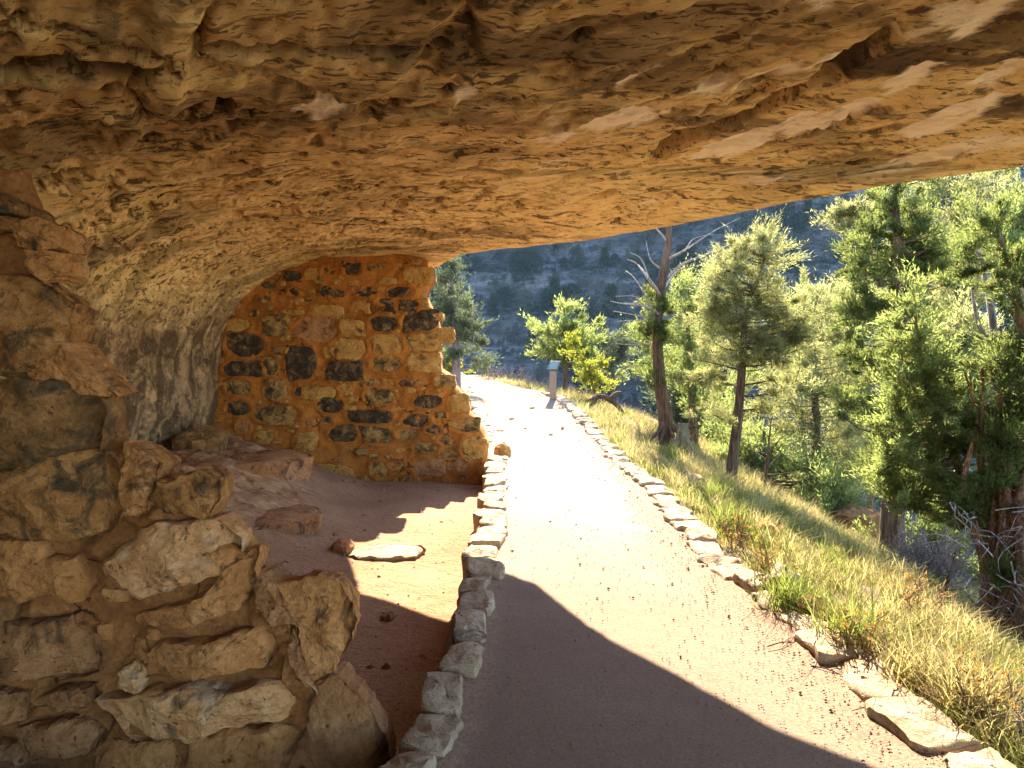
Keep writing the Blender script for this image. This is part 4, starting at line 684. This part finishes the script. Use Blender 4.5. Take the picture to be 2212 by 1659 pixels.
# understory trees filling the slope below
us = [(1700, 1090, 17.5, 'olive', 'leafy bush on the lower slope behind the pine base'), (1560, 1000, 18, 'bright', 'round green bush behind the stump'), (1810, 1120, 13, 'bright', 'green bush under the hazy pale tree'), (1990, 1170, 10.5, 'bright', 'sunlit bush behind the leaning orange trunk'),
      (2120, 900, 13.0, 'bright', 'sunlit tree seen through gaps of the gnarled juniper'), (2060, 780, 13.5, 'olive', 'pale tree seen between the two right hand junipers'), (2200, 520, 12.0, 'bright', 'green tree top at the far right under the rock edge'), (1740, 760, 22, 'bright', 'distant green tree behind the sunlit pale pine'), (1560, 860, 22, 'bright', 'distant green tree behind the snag trunk'), (2230, 1250, 9.5, 'juniper', 'dark bush behind the gnarled stems at the right edge'), (1480, 900, 20, 'grey', 'grey bush low behind the snag trunk'), (1880, 960, 21, 'olive', 'distant pale tree behind the dark juniper trunk')]
for bx, by, Yd, mt, lb in us:
    sc = Yd / 12; big_ = 1.0; cr = [(bx + RNG.uniform(-60, 60), by + RNG.uniform(-70, 40), RNG.uniform(38, 62), RNG.uniform(32, 55)) for _ in range(6)]
    tree('leafy_bush' if 'bush' in lb else 'juniper_tree', lb, Yd, [(bx, by + 160), (bx, by + 40), (bx + 10, by - 60)], [.09, .06, .02], cr, M[mt], M['bark'], 130, 90, .007 * Yd, .0021 * Yd, .017 * Yd, limbs=36, cat='bush' if 'bush' in lb else 'tree')

# stump, fallen root, dry brush --------------------------------------------
p = ongroundpx(1470, 965); p = atY(1470, 975, 12.0); g = Geo(); t = thing('dead_stump', 'short weathered grey green stump beside the snag tree base', 'stump', p)
g.tube([p, p + (.02, 0, .2), p + (.05, .03, .48)], [.16, .12, .08], 30, 22, .3, 4)
for k in range(5): a = k * 1.3; g.tube([p + (.1 * math.cos(a), .1 * math.sin(a), .2), p + (.2 * math.cos(a), .2 * math.sin(a), .0), p + (.34 * math.cos(a), .34 * math.sin(a), -.1)], [.06, .04, .02], 8, 10, .2, k)
link('trunk', g.mesh('trunk', M['stump'], p), t)
p = ongroundpx(1330, 890); g = Geo(); Yk = p[1]; t = thing('fallen_root', 'dark twisted dead root arching over the grass beside the path bend', 'dead wood', p)
g.tube([atY(1268, 868, Yk), atY(1290, 857, Yk + .1), atY(1312, 860, Yk), atY(1330, 872, Yk), atY(1345, 893, Yk - .1), atY(1352, 912, Yk - .2)], [.02, .045, .055, .05, .04, .02], 12, 30, .35, 2)
g.tube([atY(1320, 862, Yk), atY(1332, 850, Yk + .1), atY(1342, 848, Yk + .15)], [.06, .05, .02], 8, 12, .3, 5); g.tube([atY(1290, 858, Yk), atY(1275, 880, Yk), atY(1270, 895, Yk)], [.04, .03, .02], 7, 10, .3, 6)
link('wood', g.mesh('wood', M['bark'], p), t)
def brush(label, p, wdt, hgt, nst, seed, mat='twig', leafm=None):
    p = np.asarray(p, float); rg = np.random.default_rng(seed); g = Geo(); t = thing('dry_shrub', label, 'shrub', p)
    for _ in range(nst):
        a = p + np.array([rg.normal() * wdt * .22, rg.normal() * wdt * .2, -.03]); d_ = unit(np.array([rg.normal() * .55, rg.normal() * .5, 1.0])); ln = hgt * rg.uniform(.5, 1.1); e = a + d_ * ln; mid = (a + e) / 2 + rg.normal(size=3) * .06 * ln
        g.tube([a, mid, e], [.007, .0055, .0025], 3, 5)
        for _ in range(8):
            f = rg.uniform(.3, 1); q = a + (e - a) * f; d2 = unit(d_ + rg.normal(size=3) * .75) * ln * rg.uniform(.15, .4); g.tube([q, q + d2 * .55 + rg.normal(size=3) * .015, q + d2], [.0048, .0036, .0018], 3, 4)
    link('twigs', g.mesh('twigs', M[mat], p), t)
    if leafm:
        g = Geo(); k = nst * 7; C = p + np.stack([rg.normal(size=k) * wdt * .3, rg.normal(size=k) * wdt * .25, rg.uniform(.1, 1, k) * hgt], -1); g.leaves(C, unit(rg.normal(size=(k, 3))), .035, .014, rg.random(k)); link('leaves', g.mesh('leaves', M[leafm], p, False), t)
for i, (bx, by, wd, hg, ns, lb) in enumerate([(1690, 1075, 1.0, .55, 70, 'grey leafless brush at the upper end of the slope brow'), (1780, 1115, 1.0, .55, 80, 'purple grey leafless brush on the slope brow in front of the green bush'), (1860, 1160, .9, .5, 80, 'grey twiggy brush on the slope brow left of the dark juniper trunk'), (1940, 1210, .8, .5, 70, 'grey twiggy brush on the slope brow under the leaning orange trunk'), (2010, 1260, .6, .45, 50, 'grey twiggy brush nearest the gnarled juniper'),
    (1085, 806, 1.6, .5, 60, 'bare grey brush at the far end of the path'), (1140, 802, 1.3, .4, 40, 'low bare brush left of the sign at the path end'), (1245, 812, 1.2, .6, 60, 'dry straw coloured bush beside the sign'), (1197, 846, .7, .32, 60, 'low dry bush hiding the foot of the sign post'), (1380, 880, 1.2, .5, 70, 'dry pale bush between the fallen root and the snag'), (1430, 960, .8, .4, 50, 'dry pale bush at the foot of the snag'), (1560, 985, .8, .4, 60, 'dry bush on the slope left of the slim pine base')]):
    brush(lb, ongroundpx(bx, by, 22), wd, hg * (1.25 if i < 5 else 1), ns * (2 if i < 5 else 1), 300 + i, 'twig' if i < 7 else 'strawtwig', None if i < 7 else 'olive')
for i, (bx, by, lb) in enumerate([(1665, 1260, 'rusty orange weed beside the tan boulder'), (1860, 1440, 'rusty orange weed behind the right edging stones near the bend'), (2130, 1590, 'golden brown weed at the lower right corner by the last edging stone'), (1590, 1190, 'small red leaved weed behind the right edging'), (1960, 1330, 'rusty dry weed in the grass below the gnarled juniper'), (2190, 1610, 'pale purple stalk plant at the bottom right corner')]):
    brush(lb, ongroundpx(bx, by), .26, .3, 10, 340 + i, 'strawtwig' if i < 5 else 'twig', 'orange' if i < 5 else None)

# grass --------------------------------------------------------------------
def blades(bases, h, lean, tint, wd, g, nseg=3):
    k = len(bases); a = RNG.random(k) * 6.283; D = np.stack([np.cos(a), np.sin(a), np.zeros(k)], -1); sd = np.stack([-np.sin(a + RNG.normal(size=k) * .5), np.cos(a), np.zeros(k)], -1); L = []
    for i in range(nseg + 1):
        f = i / nseg; c = bases + D * (lean * h * f ** 1.8)[:, None] + np.array([0, 0, 1.0]) * (h * (f - .28 * lean * f * f))[:, None]; ww = (wd * (1 - f) ** .7 + .0006)[:, None]; L += [c - sd * ww, c + sd * ww]
    V = np.stack(L, 1); m_ = 2 * (nseg + 1); o = np.arange(k)[:, None] * m_; f4 = np.concatenate([np.stack([o[:, 0] + 2 * i, o[:, 0] + 2 * i + 1, o[:, 0] + 2 * i + 3, o[:, 0] + 2 * i + 2], 1) for i in range(nseg)])
    g.add(V.reshape(-1, 3), f4, a=np.repeat(tint, m_))
def tufts(n, rmax, y0, y1, per, hr, tint, seed, spread=.07, ymaxbias=1.0, wd=.002):
    rg = np.random.default_rng(seed); y = y0 + (y1 - y0) * rg.random(n) ** ymaxbias; r = rg.random(n) * rmax + .1; x = xR(y) + r; P_ = np.stack([x, y, 0 * x], -1); dn = fbm(P_ * .9, 3, .5, seed); s = dn > -.3; x, y = x[s], y[s]; k = len(x)
    idx = np.repeat(np.arange(k), per); hh = hr[0] + (hr[1] - hr[0]) * rg.random(k) ** 1.5; bx = x[idx] + rg.normal(size=len(idx)) * spread; by = y[idx] + rg.normal(size=len(idx)) * spread
    okk = bx > xR(by) + .1; bx, by, idx = bx[okk], by[okk], idx[okk]; base = np.stack([bx, by, G(bx, by) - .01], -1)
    ti = np.clip(tint(k, rg)[idx] + rg.normal(size=len(idx)) * .12, 0, 1); return base, hh[idx] * rg.uniform(.5, 1.15, len(idx)), rg.uniform(.2, 1.25, len(idx)), ti, wd * (1 + by / 9)
g = Geo(); blades(*tufts(1050, 3.3, 1.8, 11, 48, (.08, .27), lambda k, r: r.random(k) ** .7, 81, .055, ymaxbias=1.25), g); blades(*tufts(800, 3.4, 9, 20, 30, (.12, .34), lambda k, r: r.random(k), 82, .1), g, 2)
link('grass', g.mesh('grass', M['grass'], smooth=False), kind='stuff')
g = Geo(); blades(*tufts(560, 3.2, 1.8, 10, 46, (.09, .24), lambda k, r: r.random(k), 83), g); blades(*tufts(160, 3.4, 9, 17, 30, (.1, .26), lambda k, r: r.random(k), 84), g, 2)
link('green_grass', g.mesh('green_grass', M['green_grass'], smooth=False), kind='stuff')
for i, (bx, by, lb) in enumerate([(1545, 1090, 'dense green grass clump behind the narrow part of the right edging'), (1570, 1150, 'bright green grass clump closest behind the curve of the right edging'), (1830, 1400, 'yellow green grass clump behind the right edging near the shadow edge'), (1700, 1320, 'green grass clump just below the tan boulder'), (1980, 1490, 'pale blond grass clump leaning over the lower right edging'), (2080, 1560, 'blond and green grass clump at the lower right corner'), (1450, 1000, 'low green grass clump on the slope below the snag')]):
    p = ongroundpx(bx, by); g = Geo(); k = 260; q = p + np.stack([RNG.normal(size=k) * .07, RNG.normal(size=k) * .07, np.zeros(k) - .01], -1); blades(q, RNG.uniform(.16, .4, k), RNG.uniform(.2, .9, k), RNG.random(k), np.full(k, .003), g)
    t = thing('grass_clump', lb, 'grass clump', p); link('blades', g.mesh('blades', M['grass' if 'blond' in lb else 'green_grass'], p, False), t)

# pebbles and twigs on the path --------------------------------------------
g = Geo(); n_ = 5200; y = 1.9 + 11 * RNG.random(n_) ** 1.6; u = np.where(RNG.random(n_) < .55, 1 - np.abs(RNG.normal(size=n_)) * .16, RNG.random(n_)); u = np.clip(u, .03, .965); x = xL(y) * (1 - u) + xR(y) * u; r = np.where(RNG.random(n_) < .03, RNG.uniform(.009, .015, n_), RNG.uniform(.0025, .007, n_))
oct_ = np.array([(1, 0, 0), (0, 1, 0), (-1, 0, 0), (0, -1, 0), (0, 0, .8), (0, 0, -.5)]); of = np.array([(0, 1, 4), (1, 2, 4), (2, 3, 4), (3, 0, 4), (1, 0, 5), (2, 1, 5), (3, 2, 5), (0, 3, 5)])
V = np.stack([x, y, zp(y) + .008 + .03 * sstep(.35, .05, xR(y) - x)], -1)[:, None] + oct_[None] * r[:, None, None] * RNG.uniform(.6, 1.3, (n_, 6, 1))
g.add(V.reshape(-1, 3), None, (of[None] + np.arange(n_)[:, None, None] * 6).reshape(-1, 3)); link('gravel', g.mesh('gravel', M['pebble'], smooth=False), kind='stuff')
for i, (bx, by, lb) in enumerate([(1690, 1400, 'thin dry twig on the path near the right edging'), (1880, 1540, 'dark dry twig lying against a lower right edging stone'), (1790, 1460, 'small forked twig on the path by the right edging'), (1985, 1600, 'dry twig on the path in the lower right corner'), (1800, 1385, 'short dry twig beside the large flat edging stone')]):
    p = onpath(bx, by) + (0, 0, .02); g = Geo(); a = RNG.uniform(-.9, .4); d_ = np.array([math.cos(a), math.sin(a), .02]); g.tube([p - d_ * .09, p + (0, 0, .012), p + d_ * .09], [.004, .0035, .002], 4, 8); g.tube([p, p + d_ * .03 + (.01, .03, .012), p + d_ * .06 + (.02, .05, .01)], [.003, .0025, .001], 4, 6)
    link('twig', g.mesh('twig', M['bark'], p), None, lb, 'twig', None, None, p)
for i, (bx, by) in enumerate([(1080, 930), (1160, 955), (1190, 940), (1215, 985), (1130, 985), (1105, 905), (1150, 880), (1250, 975)]):
    boulder('path_stone', 'small loose stone lying on the dirt beyond the concrete slab of the path', 'stone', onpath(bx, by - 60 if by > 940 else by) + (0, 0, -.01), RNG.uniform(.06, .15), RNG.uniform(.06, .12), RNG.uniform(.025, .05), M['kerb'], 950 + i, RNG.random() * 3, .03, 'loose stones on the dirt part of the path', 24)

# wayside sign -------------------------------------------------------------
def box(name, c, sz, U, V, Wv, mat, parent, base, bev=.006):
    c = np.asarray(c, float); h = np.asarray(sz) / 2; V_ = []; 
    for a in (-1, 1):
        for b2 in (-1, 1):
            for e in (-1, 1): V_.append(c + a * h[0] * np.asarray(U) + b2 * h[1] * np.asarray(V) + e * h[2] * np.asarray(Wv) - base)
    f = np.array([(0, 1, 3, 2), (4, 6, 7, 5), (0, 4, 5, 1), (2, 3, 7, 6), (0, 2, 6, 4), (1, 5, 7, 3)]); o = link(name, mesh(name, np.array(V_), [f], mat, False), parent); md = o.modifiers.new('bevel', 'BEVEL'); md.width = bev; md.segments = 2; return o
Ys = 16.2; p = atY(1194, 838, Ys); p[2] = G(p[0], p[1]) ; t = thing('wayside_sign', 'low slanted interpretive sign on a tan post beside the path bend', 'sign', p)
top = atY(1200, 797, Ys); hz = top[2] - p[2]; ya = R(-22); U = np.array([math.cos(ya), math.sin(ya), 0]); D = np.array([-math.sin(ya), math.cos(ya), 0]); Zv = np.array([0, 0, 1.0])
box('post', p + Zv * (hz / 2 - .1) + D * .02, (.16, .045, hz + .2), U, D, Zv, M['signpost'], t, p)
tl = R(40); V2 = D * math.cos(tl) + Zv * math.sin(tl); N2 = -D * math.sin(tl) + Zv * math.cos(tl); c = p + Zv * (hz + .07) + D * .08
box('panel_frame', c, (.27, .31, .025), U, V2, N2, M['signframe'], t, p); pn = box('panel', c + N2 * .017, (.235, .275, .008), U, V2, N2, M['panel'], t, p, .002)
for k in range(5): box('text_line', c + N2 * .0225 + V2 * (.07 - k * .045), (.17 - .03 * (k == 4), .01, .002), U, V2, N2, M['print'], pn, p, .0004)
